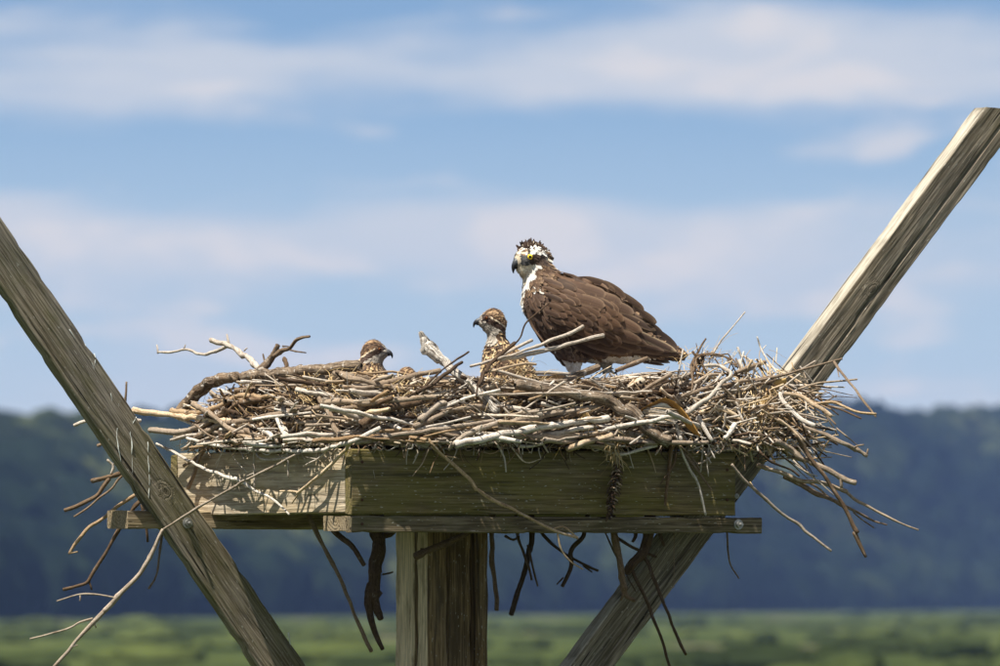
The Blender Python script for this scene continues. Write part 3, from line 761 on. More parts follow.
nstick = 0
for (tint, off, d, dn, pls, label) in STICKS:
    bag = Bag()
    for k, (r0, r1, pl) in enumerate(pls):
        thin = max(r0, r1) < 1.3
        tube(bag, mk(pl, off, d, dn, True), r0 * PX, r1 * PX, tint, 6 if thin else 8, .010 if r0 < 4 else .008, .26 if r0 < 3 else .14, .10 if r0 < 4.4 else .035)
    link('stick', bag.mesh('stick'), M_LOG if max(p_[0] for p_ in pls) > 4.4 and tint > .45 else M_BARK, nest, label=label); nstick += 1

# heap of sticks round the rim
ctr_u, ctr_v = .66, .655


def rim_point(phi, z, inset):
    """rounded square; z above the board's top"""
    h = .674 - .14 * max(0, z / HN) ** 1.4 - inset
    c, s = math.cos(phi), math.sin(phi); k = (abs(c) ** 5 + abs(s) ** 5) ** (-1 / 5)
    return Q(ctr_u + h * k * c, ctr_v + h * k * s, ZT + z)


def zmax_at(p):
    x = 500 + FPX * p.x / (DIST + p.y); y = topline(x)
    return P(x, y, p.y).z - ZT


def shell_stick(rmin, rmax, lmin, lmax, jitter=.25, steep=.14):
    while True:
        # more on the two faces in view
        phi = R.uniform(math.pi * .80, math.pi * 1.95) if R.random() < .8 else R.uniform(0, 2 * math.pi)
        p = rim_point(phi, 0, 0); zm = max(.05, zmax_at(p)); z = R.uniform(-.0, 1.0) * zm
        p = rim_point(phi, z, R.uniform(-.03, .09)); q = rim_point(phi + .05, z, 0); q0 = rim_point(phi, z, 0)
        t = (q - q0).normalized()
        L = R.uniform(lmin, lmax); out_ = (p - Q(ctr_u, ctr_v, p.z)).normalized()
        a = R.gauss(0, jitter); tilt = R.gauss(0, steep)
        d = (t * math.cos(a) + out_ * math.sin(a)); d = (d * math.cos(tilt) + UP * math.sin(tilt)).normalized()
        if R.random() < .5: d = -d
        a_, b_ = p - d * L / 2, p + d * L / 2
        # keep the ends off the sky and out of the boards
        lim = ZT + .006 + rmax
        ok = True
        for e in (a_, b_):
            if e.z < lim: e.z = lim + R.uniform(0, .02)
            zt = ZT + max(.03, zmax_at(e)) + .008
            if e.z > zt: e.z = zt - R.uniform(0, .02)
        mid = (a_ + b_) / 2 + out_ * R.uniform(-.01, .03) + UP * R.gauss(0, .012)
        return [a_, mid, b_], L


def add_shell(bag, rmin, rmax, lmin, lmax, tints, sides, step, jitter=.25, steep=.14):
    pts, L = shell_stick(rmin, rmax, lmin, lmax, jitter, steep)
    q1 = pts[0].lerp(pts[1], .5) + Vector((R.gauss(0, .005), R.gauss(0, .005), R.gauss(0, .0045))); q2 = pts[1].lerp(pts[2], .5) + Vector((R.gauss(0, .005), R.gauss(0, .005), R.gauss(0, .0045)))
    r = R.uniform(rmin, rmax); t = R.choice(tints) + R.gauss(0, .05)
    C, rr = tube(bag, [pts[0], q1, pts[1], q2, pts[2]], r, r * R.uniform(.45, .9), min(1, max(0, t)), sides, step, .28, .12)
    if R.random() < .35 and L > .2:
        i = R.randrange(len(C) // 4, 3 * len(C) // 4); d = Vector(C[min(i + 2, len(C) - 1)] - C[i]).normalized()
        e = Vector((R.gauss(0, 1), R.gauss(0, 1), R.gauss(0, .7))).normalized() * R.uniform(.02, .06)
        tube(bag, [C[i], Vector(C[i]) + d * .02 + e * .5, Vector(C[i]) + d * .05 + e], r * .5, r * .3, t, max(5, sides - 2), step * 1.3, .3, .1)


TN = [.25, .44, .56, .62, .68, .74, .8, .86, .92, .97, 1.0, .14]
while nstick < 296:
    bag = Bag()
    add_shell(bag, 1.2 * PX, R.choice([2.4, 3.0, 3.6]) * PX, .28, .8, TN, 7, .013, .3, .19)
    link('stick', bag.mesh('stick'), M_BARK, nest); nstick += 1
bag = Bag()
for i in range(800): add_shell(bag, .8 * PX, 2.0 * PX, .12, .45, TN, 6, .018, .4, .3)
for i in range(2300): add_shell(bag, .35 * PX, 1.0 * PX, .06, .26, TN, 5, .018, .8, .55)
# the cluttered right corner: thin pale twigs in every direction
for i in range(560):
    x, y = R.gauss(745, 33), R.gauss(415, 20)
    y = min(446, max(372, y)); d = Dp(x, y, R.uniform(-.06, .07)); p = P(x, y, d)
    a = R.uniform(-1.3, 1.0) if R.random() < .6 else R.uniform(0, 6.28); L = R.uniform(.06, .22)
    e = Vector((math.cos(a), R.gauss(0, .4), math.sin(a) * .8)) * L / 2
    m = p + Vector((R.gauss(0, .006), R.gauss(0, .006), R.gauss(0, .006)))
    r = R.uniform(.5, 1.5) * PX
    tube(bag, [p - e, m, p + e], r, r * .7, min(1, R.choice([.5, .7, .85, .9, .95, 1, .3])), 5, .018, .5, .12)
for i in range(75):     # the fan of twigs leaving to the right
    x, y = R.uniform(765, 806), R.uniform(385, 462); a = R.gauss(-.42, .35); L = R.uniform(20, 62)
    pl = [x, y, x + L * .5 * math.cos(a) + R.gauss(0, 2), y - L * .5 * math.sin(a) + R.gauss(0, 2), x + L * math.cos(a + R.gauss(0, .12)), y - L * math.sin(a)]
    r = R.uniform(.5, 1.3)
    tube(bag, mk(pl, R.uniform(-.08, .1)), r * PX, r * .6 * PX, R.choice(TN), 5, .015, .7, .15)
for i in range(180):     # twigs and shreds over the boards' edge
    x = R.uniform(185, 735); y = R.uniform(438, 448); L = R.uniform(4, 16) if i % 3 else R.uniform(12, 34); a = R.gauss(0, .9)
    pl = [x, y, x + L * .5 * math.sin(a) + R.gauss(0, 1.5), y + L * .5, x + L * math.sin(a), y + L * math.cos(a)]
    r = R.uniform(.35, 1.1)
    tube(bag, mk(pl, R.uniform(.02, .06)), r * PX, r * .6 * PX, R.choice(TN), 5, .012, .8, .15)
for i in range(260):    # top of the pile, up to the birds' feet
    p = Q(ctr_u + R.uniform(-.55, .55), ctr_v + R.uniform(-.55, .55), 0); zt = max(.03, zmax_at(p)) - R.uniform(.0, .05); p.z = ZT + zt
    a = R.uniform(0, 6.28); L = R.uniform(.08, .4); e = Vector((math.cos(a), math.sin(a), R.gauss(0, .06))) * L / 2
    r = R.uniform(.8, 2.2) * PX
    tube(bag, [p - e, p + Vector((0, 0, R.gauss(0, .01))), p + e], r, r * .7, R.choice(TN), 5, .02, .5, .12)
link('twig_mass', bag.mesh('twig_mass'), M_BARK, nest, kind='stuff')

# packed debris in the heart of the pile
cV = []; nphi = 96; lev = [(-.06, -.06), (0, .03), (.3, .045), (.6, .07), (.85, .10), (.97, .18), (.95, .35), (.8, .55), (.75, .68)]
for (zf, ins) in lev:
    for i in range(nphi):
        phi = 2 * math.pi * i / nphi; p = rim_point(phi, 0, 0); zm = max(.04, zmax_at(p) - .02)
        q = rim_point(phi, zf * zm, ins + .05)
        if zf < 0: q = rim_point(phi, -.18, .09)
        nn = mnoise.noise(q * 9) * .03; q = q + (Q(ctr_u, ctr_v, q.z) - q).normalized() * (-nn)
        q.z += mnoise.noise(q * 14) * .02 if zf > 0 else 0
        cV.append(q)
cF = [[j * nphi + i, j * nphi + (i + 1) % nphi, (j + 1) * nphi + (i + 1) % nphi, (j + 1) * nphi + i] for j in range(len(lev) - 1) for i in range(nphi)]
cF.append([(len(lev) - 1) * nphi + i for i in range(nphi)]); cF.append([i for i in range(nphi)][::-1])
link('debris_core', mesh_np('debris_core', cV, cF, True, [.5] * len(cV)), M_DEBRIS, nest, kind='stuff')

# straw, grass and seaweed shreds worked through the sticks
bag = Bag()
for i in range(2300):
    pts, L = shell_stick(.001, .001, .04, .16, .9, .6)
    pts[1] = pts[1] + Vector((R.gauss(0, .01), R.gauss(0, .01), R.gauss(0, .012)))
    tube(bag, pts, .0011, .0006, R.random(), 4, .015, 1.2, .2, flat=.4, blunt=False)
for (cx, cy, sx, sy, nn, off) in ((400, 392, 14, 6, 90, .05), (512, 384, 14, 12, 150, .04), (300, 392, 6, 8, 60, .04), (765, 392, 9, 20, 130, .06), (616, 441, 4, 8, 60, .08), (583, 418, 4, 8, 30, .09), (765, 405, 12, 25, 100, .05), (700, 362, 12, 6, 80, .0), (330, 392, 10, 8, 60, .03), (735, 410, 20, 20, 120, .06)):
    for i in range(nn):
        x, y = R.gauss(cx, sx), R.gauss(cy, sy); a = R.gauss(0, .7) + (1.3 if cx in (765, 616, 583) else 0); L = R.uniform(8, 26)
        pl = [x, y, x + L * .5 * math.cos(a) + R.gauss(0, 2), y + L * .5 * math.sin(a) + R.gauss(0, 2), x + L * math.cos(a), y + L * math.sin(a)]
        tube(bag, mk(pl, off + R.uniform(-.02, .02)), .0016, .0009, R.uniform(.4, 1), 4, .012, 1.0, .2, flat=.35, blunt=False)
link('straw', bag.mesh('straw'), M_STRAW, nest, kind='stuff')

# curled vines at the right rim
for k in range(4):
    bag = Bag(); o = k * 2.2
    pl = [690 + o, 372, 694, 364 - k, 700, 358 - k * .7, 712, 353 + k * .5, 724, 354 + k, 733, 359 + k * 1.2, 737, 367]
    tube(bag, mk(pl, .02 + .008 * k), 1.0 * PX, .7 * PX, .33 + .05 * k, 6, .008, 1.8, .2)
    tube(bag, mk([692 + o, 380, 694 + o, 366, 703, 360 - k]), 1.3 * PX, .8 * PX, .36, 6, .008, 1.4, .2)
    link('vine', bag.mesh('vine'), M_BARK, nest)

# curled orange bark with a pale inside
M_ORANGE = flatmat('orange_bark', (.50, .27, .075), .6, 0, 40, .45)
M_PALEIN = flatmat('pale_fibre', (.66, .63, .54), .8, 0, 55, .45)
def sheet(name, rowA, rowB, mat, dA, dB, thick=.004, parent=None, label=None, bulge=.0):
    A = spline([P(*p, dA) for p in rowA], .008); n = len(A)
    Bq = spline([P(*p, dB) for p in rowB], .008); B = np.stack([np.interp(np.linspace(0, 1, n), np.linspace(0, 1, len(Bq)), Bq[:, j]) for j in range(3)], 1)
    V = []; m = 6
    for s_ in (0, 1):
        for i in range(n):
            for j in range(m):
                t = j / (m - 1); p = A[i] * (1 - t) + B[i] * t
                p = p + np.array([0, -bulge * math.sin(math.pi * t) + thick * s_, 0]) + np.array([0, 0, .002 * mnoise.noise(Vector((i * .7, j * .9, 3)))])
                V.append(p)
    F = []
    for s_ in (0, 1):
        o = s_ * n * m
        for i in range(n - 1):
            for j in range(m - 1): F.append([o + i * m + j, o + i * m + j + 1, o + (i + 1) * m + j + 1, o + (i + 1) * m + j])
    o = n * m
    for i in range(n - 1):
        for j in (0, m - 1): F.append([i * m + j, (i + 1) * m + j, o + (i + 1) * m + j, o + i * m + j])
    for j in range(m - 1):
        for i in (0, n - 1): F.append([i * m + j, i * m + j + 1, o + i * m + j + 1, o + i * m + j])
    return link(name, mesh_np(name, V, F, True), mat, parent, label=label)
dd = Dp(670, 415, .12)
sheet('bark_strip', [(641, 409), (652, 403), (664, 398), (675, 402), (686, 413), (695, 426), (701, 438)], [(641, 412), (653, 406), (664, 403), (672, 408), (680, 418), (688, 429), (697, 436)], M_ORANGE, dd - .012, dd + .03, .003, nest, 'curled orange strip of bark at the right front', .006)
sheet('bark_lining', [(642, 412), (653, 406), (664, 403), (673, 409), (677, 414)], [(652, 420), (660, 424), (668, 424), (676, 421), (680, 419)], M_PALEIN, dd + .0, dd + .03, .003, nest, 'pale fibrous inside of the curled bark', -.01)
bag = Bag()
for i in range(26):
    y0 = 407 + R.uniform(0, 14); tube(bag, [P(644 + R.uniform(0, 8), y0, dd - .003), P(662, y0 + R.uniform(-1, 3), dd - .008), P(678 + R.uniform(-5, 1), y0 + R.uniform(0, 5), dd)], .0022, .001, R.uniform(.85, 1), 5, .01, .8, .2)
link('bark_fibre', bag.mesh('bark_fibre'), M_BARK, nest, kind='stuff')

# orange tan leaf shreds
M_TAN = flatmat('dry_leaf', (.55, .37, .14), .7, 0, 50, .4)
for (pa, pb, off) in (([(296, 383), (302, 379), (309, 381), (312, 386)], [(300, 396), (304, 392), (308, 392), (311, 394)], .06), ([(766, 385), (775, 380), (786, 378)], [(768, 396), (777, 390), (787, 384)], .07), ([(756, 400), (760, 408), (762, 418)], [(768, 396), (771, 408), (770, 420)], .05), ([(580, 409), (585, 420), (591, 430)], [(584, 408), (589, 418), (594, 431)], .1)):
    dd2 = Dp(pa[1][0], pa[1][1], off)
    sheet('dry_leaf', pa, pb, M_TAN, dd2, dd2 + .02, .0015, nest, None, .008)

# hanging braided seed head
seed = empty('x', (0, 0, 0), '', ''); bpy.data.objects.remove(seed)
bag = Bag(); dS = Dp(616, 447, .06)
tube(bag, [P(617, 438, dS), P(616, 452, dS), P(614, 462, dS)], .0035, .003, .6, 6, .006, 1.2, .3)
for i in range(14):
    x = R.gauss(616, 2.5); tube(bag, [P(x, 440, dS), P(x + R.gauss(0, 3), 453, dS - .005), P(616 + R.gauss(0, 2), 466, dS)], .0012, .0009, R.uniform(.45, .75), 4, .01, 1.2, .3, blunt=False)
stem = link('hanging_seed_head', bag.mesh('hanging_seed_head'), M_BARK, nest, label='dark braided seed head hanging over the front board')
bag = Bag()
for i in range(95):
    t = i / 94; y = 464 + 53 * t; x = 618 - 9 * t; a = i * 2.4
    ww = 7.6 * (.75 + .5 * math.sin(math.pi * min(1, t * 1.1)) - .3 * t); p = P(x, y, dS)
    e = Vector((math.cos(a) * ww * PX, math.sin(a) * ww * PX * .7, -R.uniform(2, 4.5) * PX))
    q = Vector((p.x, p.y, p.z))
    tube(bag, [q, q + e * .5 + Vector((0, 0, .004)), q + e * .9], .0062, .0025, R.choice([.05, .15, .25, .3, .4, .7]), 5, .006, .4, .1, flat=.5)
link('seed_scale', bag.mesh('seed_scale'), M_BARK, stem, kind='stuff')
# ------------------------------------------------------------------ birds
HORN, hnt, hb = material('horn', .35); hnt.l.new(hnt.attr('plume').outputs['Color'], hb.inputs['Base Color'])
M_SCALE = flatmat('leg_scales', (.42, .44, .40), .6, 0, 260, .5)
M_EYE = flatmat('yellow_iris', (.85, .62, .05), .12, 0, 10, .0, .0)
M_EYEC = flatmat('orange_iris', (.16, .06, .02), .12, 0, 10, .0, .0)
M_PUPIL = flatmat('pupil', (.008, .007, .006), .08, 0, 10, .0, .0)


def lerp3(a, b, t): return tuple(a[i] + (b[i] - a[i]) * t for i in range(3))


class Bird:
    def __init__(s, label, cat, d0, feet, hc, hr, yaw, mirror=1, group=None, name='osprey'):
        s.d0 = d0; s.hc = hc; s.hr = hr; s.yaw = math.radians(yaw); s.mir = mirror
        s.root = empty(name, P(feet[0], feet[1], d0), label, cat, group)
    def pt(s, x, y, dep=0.0):       # body frame, photo pixels; dep in pixels away from the camera
        return P(x, y, s.d0) + Vector((0, dep / 320, 0))
    def head(s, hx, hy, dep):       # head frame: units of the head's radius, beak towards -hx
        x, y = hx * s.hr, hy * s.hr; dd = dep * s.hr
        c, n = math.cos(s.yaw), math.sin(s.yaw)
        X = (x * c - dd * n) * s.mir; Y = x * n + dd * c
        return s.pt(s.hc[0] + X, s.hc[1] + y, Y)
    def tohead(s, x, y, dep):
        X = (x - s.hc[0]) * s.mir; c, n = math.cos(s.yaw), math.sin(s.yaw)
        return (X * c + dep * n) / s.hr, (y - s.hc[1]) / s.hr, (-X * n + dep * c) / s.hr
    def px(s, p):                   # world -> body frame
        k = FPX / (DIST + s.d0); o = s.pt(s.hc[0], s.hc[1])
        return s.hc[0] + (p.x - o.x) * k, s.hc[1] - (p.z - o.z) * k, (p.y - s.d0) * 320
    def skin(s, chains, headballs, voxel=.0042):
        bm = bmesh.new()
        def ball(p, r, lat, rot=None):
            M = Matrix.Translation(p) @ (rot or Matrix.Identity(4)) @ Matrix.Diagonal((r / 320, r * lat / 320, r / 320, 1))
            bmesh.ops.create_icosphere(bm, subdivisions=3, radius=1, matrix=M)
        for ch in chains:
            for a, b2 in zip(ch[:-1], ch[1:]):
                for k in range(9):
                    t = k / 8; q = [a[i] + (b2[i] - a[i]) * t for i in range(5)]
                    ball(s.pt(q[0], q[1], q[4]), q[2], q[3])
        rot = Matrix.Rotation(s.yaw * s.mir, 4, 'Z')
        for hx, hy, r, lat in headballs:
            ball(s.head(hx, hy, 0), r * s.hr, lat, rot)
        me = bpy.data.meshes.new('t'); bm.to_mesh(me); bm.free()
        o = bpy.data.objects.new('t', me); COL.objects.link(o)
        m1 = o.modifiers.new('r', 'REMESH'); m1.mode = 'VOXEL'; m1.voxel_size = voxel
        m2 = o.modifiers.new('s', 'SMOOTH'); m2.factor = .5; m2.iterations = 5
        ev = o.evaluated_get(bpy.context.evaluated_depsgraph_get())
        out = bpy.data.meshes.new_from_object(ev); out.name = 'body'
        bpy.data.objects.remove(o); bpy.data.meshes.remove(me)
        return out
    def finish_body(s, me, colf):
        n = len(me.vertices); col = np.ones((n, 4), np.float32); st = np.zeros((n, 3), np.float32)
        for i, v in enumerate(me.vertices):
            x, y, d = s.px(v.co); col[i, :3] = [q * .75 for q in colf(x, y, d)[0]]; st[i] = (.6 + v.co.x * 9, v.co.z * 60, 0)
        a = me.attributes.new('plume', 'FLOAT_COLOR', 'POINT'); a.data.foreach_set('color', col.ravel())
        a = me.attributes.new('strand', 'FLOAT_VECTOR', 'POINT'); a.data.foreach_set('vector', st.ravel())
        me.polygons.foreach_set('use_smooth', np.full(len(me.polygons), True)); me.materials.clear()
        s.body = link('body', me, M_PLUME, s.root, Matrix.Identity(4)); s.me = me
        s.bvh = BVHTree.FromPolygons([v.co.copy() for v in me.vertices], [tuple(p.vertices) for p in me.polygons])
    def plumage(s, n, colf, flow, size, skip=None):
        polys = s.me.polygons; ar = np.array([p.area for p in polys]); cs = np.cumsum(ar) / ar.sum()
        V, F, C, UV = [], [], [], []
        for i in range(n):
            p = polys[int(np.searchsorted(cs, R.random()))]
            c = Vector(p.center); nrm = Vector(p.normal); x, y, d = s.px(c)
            if skip and skip(x, y, d): continue
            f = flow(x, y, d); f = Vector((f[0], f[2], -f[1])); f = f - nrm * f.dot(nrm)
            if f.length < 1e-4: continue
            f.normalize(); f = (f + Vector((R.gauss(0, .12), R.gauss(0, .12), R.gauss(0, .12)))).normalized()
            L, Wd, lift = size(x, y, d); L *= R.uniform(.75, 1.2) / 320; Wd *= R.uniform(.8, 1.2) / 320
            col, tip = colf(x, y, d); g = R.uniform(.78, 1.22)
            s.card(V, F, C, UV, c - f * L * .3, f, nrm, L, Wd, lift * R.uniform(.5, 1.3) / 320, tuple(q * g for q in col), tuple(min(.85, q * g) for q in tip))
        me = mesh_np('contour_feathers', V, np.array(F), True, None, UV, C)
        return link('contour_feathers', me, M_PLUME, s.body, Matrix.Identity(4), kind='stuff')
    def card(s, V, F, C, UV, p, f, nrm, L, Wd, lift, col, tip, nl=4):
        side = f.cross(nrm).normalized(); o = len(V); sd = R.random() * 30
        for j in range(nl + 1):
            t = j / nl; w_ = Wd * .5 * (min(1, .35 + 1.6 * t) if t < .7 else math.sqrt(max(0, 1 - ((t - .7) / .34) ** 2)) * 1.0)
            up = .0012 + lift * (t ** 1.6) if lift >= 0 else .0012
            for k in (-1, 0, 1):
                q = p + f * L * t + side * w_ * k + nrm * (up - abs(k) * Wd * .12)
                V.append(q); c2 = lerp3(col, tip, max(0, (t - .62) / .38) if k == 0 else max(0, (t - .45) / .4)); C.append(c2); UV.append((k, t * 3 + sd))
        for j in range(nl):
            for k in range(2):
                a = o + j * 3 + k; F.append([a, a + 1, a + 4, a + 3])
    def surf(s, x, y, side, last=None):
        """near (side=-1) or far (+1) skin depth in pixels"""
        o = s.pt(x, y, side * 200); h = s.bvh.ray_cast(o, Vector((0, -side, 0)))
        if h[0] is None: return None
        return (h[0].y - s.d0) * 320
    def quill(s, pl, w0, layer, col, tip, side=-1, name='flight_feather', nw=5):
        """a long feather laid along the body through photo pixels"""
        A = spline([(pl[i], pl[i + 1], 0) for i in range(0, len(pl), 2)], 3.0)[:, :2]; n = len(A)
        T = np.gradient(A, axis=0); T /= np.linalg.norm(T, axis=1)[:, None]; Nn = np.stack([-T[:, 1], T[:, 0]], 1)
        dep = []; last = None
        for i in range(n):
            q = s.surf(A[i][0], A[i][1], side)
            dep.append(q)
        known = [q for q in dep if q is not None] or [side * 4.0]
        lastk = None
        for i in range(n):
            if dep[i] is None: dep[i] = (lastk * .88 if lastk is not None else known[0])
            lastk = dep[i]
        dep = np.array(dep); dep = np.convolve(np.pad(dep, 3, mode='edge'), np.ones(7) / 7, 'valid')
        V, C, UV, F = [], [], [], []; sd = R.random() * 20
        for i in range(n):
            t = i / (n - 1); w_ = w0 / 2 * (min(1, .55 + 1.2 * t) if t < .72 else math.sqrt(max(0.0, 1 - ((t - .72) / .285) ** 2)))
            for k in range(nw):
                u = -1 + 2 * k / (nw - 1); x = A[i][0] + Nn[i][0] * w_ * u; y = A[i][1] + Nn[i][1] * w_ * u
                q = s.surf(x, y, side)
                base = dep[i] if q is None else (q * .6 + dep[i] * .4)
                dd_ = base + side * (layer * 1.1 + .8 + 1.5 * t - .5 * u * u)
                V.append(s.pt(x, y, dd_)); ed = max(0, (t - .9) / .1, (abs(u) - .7) / .35 if t > .3 else 0)
                C.append(lerp3(col, tip, min(1, ed))); UV.append((u, t * 5 + sd))
        for i in range(n - 1):
            for k in range(nw - 1):
                a = i * nw + k; F.append([a, a + 1, a + nw + 1, a + nw])
        return link(name, mesh_np(name, V, np.array(F), True, None, UV, C), M_PLUME, s.root, Matrix.Identity(4))
    def loft_head(s, name, prof, parent, colf, mat, sides=12, lat=.8):
        V, F, C = [], [], []
        n = len(prof); sp = spline([(p[0], p[1], p[2]) for p in prof], .08); n = len(sp)
        T = np.gradient(sp[:, :2], axis=0); T /= np.linalg.norm(T, axis=1)[:, None] + 1e-9
        for i in range(n):
            for k in range(sides):
                a = 2 * math.pi * k / sides; r = max(.004, sp[i][2])
                V.append(s.head(sp[i][0] - T[i][1] * r * math.cos(a), sp[i][1] + T[i][0] * r * math.cos(a), r * lat * math.sin(a))); C.append(colf(i / (n - 1)))
        for i in range(n - 1):
            for k in range(sides): F.append([i * sides + k, i * sides + (k + 1) % sides, (i + 1) * sides + (k + 1) % sides, (i + 1) * sides + k])
        F.append([k for k in range(sides)]); F.append([(n - 1) * sides + k for k in range(sides)][::-1])
        return link(name, mesh_np(name, V, F, True, None, None, C), mat, parent or s.root, Matrix.Identity(4))
    def eye(s, hx, hy, dep, r, mat):
        for sg in (-1, 1):
            bm = bmesh.new(); bmesh.ops.create_icosphere(bm, subdivisions=3, radius=r * s.hr / 320)
            me = bpy.data.meshes.new('eye'); bm.to_mesh(me); bm.free(); me.polygons.foreach_set('use_smooth', [True] * len(me.polygons))
            c = s.head(hx, hy, sg * dep); e = link('eye', me, mat, s.root, Matrix.Translation(c))
            outw = (s.head(hx - .75, hy - .05, sg * (dep + 1)) - s.head(hx, hy, sg * dep)).normalized()
            bm = bmesh.new(); bmesh.ops.create_icosphere(bm, subdivisions=2, radius=r * .60 * s.hr / 320)
            me = bpy.data.meshes.new('pupil'); bm.to_mesh(me); bm.free(); me.polygons.foreach_set('use_smooth', [True] * len(me.polygons))
            q = bpy.data.objects.new('pupil', me); COL.objects.link(q); me.materials.append(M_PUPIL); q.parent = e; q.location = outw * (r * .55 * s.hr / 320)


def noisev(x, y, d, sc, o=0): return mnoise.noise(Vector((x / sc + o, y / sc, d / sc)))


# ---- the adult
A = Bird('adult osprey, dark brown back, white head with raised crest, standing on the nest', 'osprey', .05, (590, 374), (531.3, 259), 15.2, 35)
WHITE, CREAM = (.80, .77, .70), (.62, .54, .40)
BR, BR2, BUFF = (.070, .039, .024), (.120, .068, .040), (.30, .20, .115)
wing_edge = lambda x: np.interp(x, [518, 521, 524, 537, 550, 573, 600, 617, 640, 660], [268, 300, 318, 341, 352, 358, 356, 352, 352, 360])


def adult_col(x, y, d):
    hx, hy, hd = A.tohead(x, y, d)
    n = noisev(x, y, d, 4.0); n2 = noisev(x, y, d, 9, 7)
    if y < 276 and x < 562 and not (x > 549 and y > 268):
        if hy < -.90: return ((.06, .035, .024), (.10, .06, .04)) if n > -.35 else (CREAM, WHITE)
        if hx > .62 + .25 * n and hy > -.55: return ((.13, .085, .055), BUFF) if n > -.2 else ((.5, .42, .3), WHITE)
        if hx < -.62 and -.60 < hy < -.22: return ((.17, .10, .06), (.3, .2, .12)) if n > -.2 else (CREAM, WHITE)
        if hy < -.30 + .12 * (hx > .0) * hx + .05 * n:
            return WHITE, WHITE
        if hy < .36 + .25 * max(0, hx) and hx > -1.1:
            if hx < -.78: return (.06, .06, .064), (.12, .115, .11)
            return (.045, .028, .020), (.10, .066, .046)
    b = 539 - (y - 268) * .60       # where the white throat meets the brown neck
    if y < 300 and x < b + 2 * n:
        if x > b - 6: return WHITE, WHITE
        return (.66, .57, .42), (.76, .70, .58)
    if x < 523.5 and y < 325: return CREAM, WHITE
    if y > wing_edge(x) + 1.0 * n or (abs(d) < 12 and y > 340 and x < 640): return (.66, .60, .48), WHITE
    for (mx, my) in ((541, 292), (551, 291.5), (534, 291)):
        if abs(x - mx) < 2.6 and abs(y - my) < 1.2 and d < 0: return WHITE, WHITE
    if x < 562 and y > 294:     # streaked breast and shoulder
        return ((.065, .038, .025), (.10, .06, .04)) if n > -.05 else ((.12, .075, .05), (.27, .19, .13))
    c = lerp3(BR, BR2, min(1, max(0, .5 + n2 * 1.6)))
    return c, lerp3(c, BUFF, .38 + .4 * (n > .1))


def adult_flow(x, y, d):
    hx, hy, hd = A.tohead(x, y, d)
    if y < 272 and x < 560:
        if hy < -.4: return (1, -.15, 0)
        if hx < -.2 and hy > .4: return (.25, 1, 0)
        return (1, .45, 0)
    if y < 296: return (.75, .7, 0) if x > 535 else (.25, 1, 0)
    if y > wing_edge(x): return (.35, .8, 0)
    if x < 560: return (.55, .8, 0)
    return (1, .55, 0)


def adult_size(x, y, d):
    hx, hy, hd = A.tohead(x, y, d)
    if y < 272 and x < 560:
        if hx > .7: return 8, 3.0, 2.4
        return 4.5, 2.2, .2
    if y < 296: return 8.5, 2.6, .3
    if y > wing_edge(x): return 10, 4.5, .8
    if x < 562: return 9, 3.4, .45
    return 13, 7, .6


me = A.skin([
    [(535, 266, 13.5, .85, 0), (541, 282, 18, .85, 0), (549, 300, 27.5, .82, 0), (570, 315, 37, .78, 0), (597, 325, 36.5, .78, 0), (620, 334, 28, .8, 0), (643, 343, 17, .85, 0), (664, 350, 9, .9, 0), (676, 353, 5, 1.2, 0)],
    [(570, 340, 18, .6, -8), (572, 356, 10.5, .8, -8), (573, 366, 6, 1, -9), (573.5, 371, 3.4, 1, -9)],
    [(596, 338, 20, .6, 12), (604, 354, 10, .8, 14), (606, 363, 5, 1, 14)]],
    [(0, 0, .97, .88), (-.4, .08, .84, .88), (.3, .12, .95, .88), (-.82, .20, .52, .85), (0, .45, .92, .88), (-.55, .5, .6, .85)])
A.finish_body(me, adult_col)
isEye = lambda x, y, d: (lambda h: (h[0] + .56) ** 2 + (h[1] + .13) ** 2 < .022)(A.tohead(x, y, d)) or A.tohead(x, y, d)[0] < -1.12
A.plumage(11500, adult_col, adult_flow, adult_size, isEye)
BK = lambda t: lerp3((.13, .145, .16), (.018, .018, .02), min(1, t * 1.7))
A.loft_head('beak', [(-.95, .18, .34), (-1.14, .24, .31), (-1.30, .38, .24), (-1.42, .58, .16), (-1.45, .84, .075), (-1.41, .98, .02)], A.root, BK, HORN)
A.loft_head('lower_beak', [(-.85, .45, .18), (-1.1, .54, .14), (-1.3, .64, .07)], A.root, BK, HORN)
A.eye(-.60, -.10, .71, .185, M_EYE)
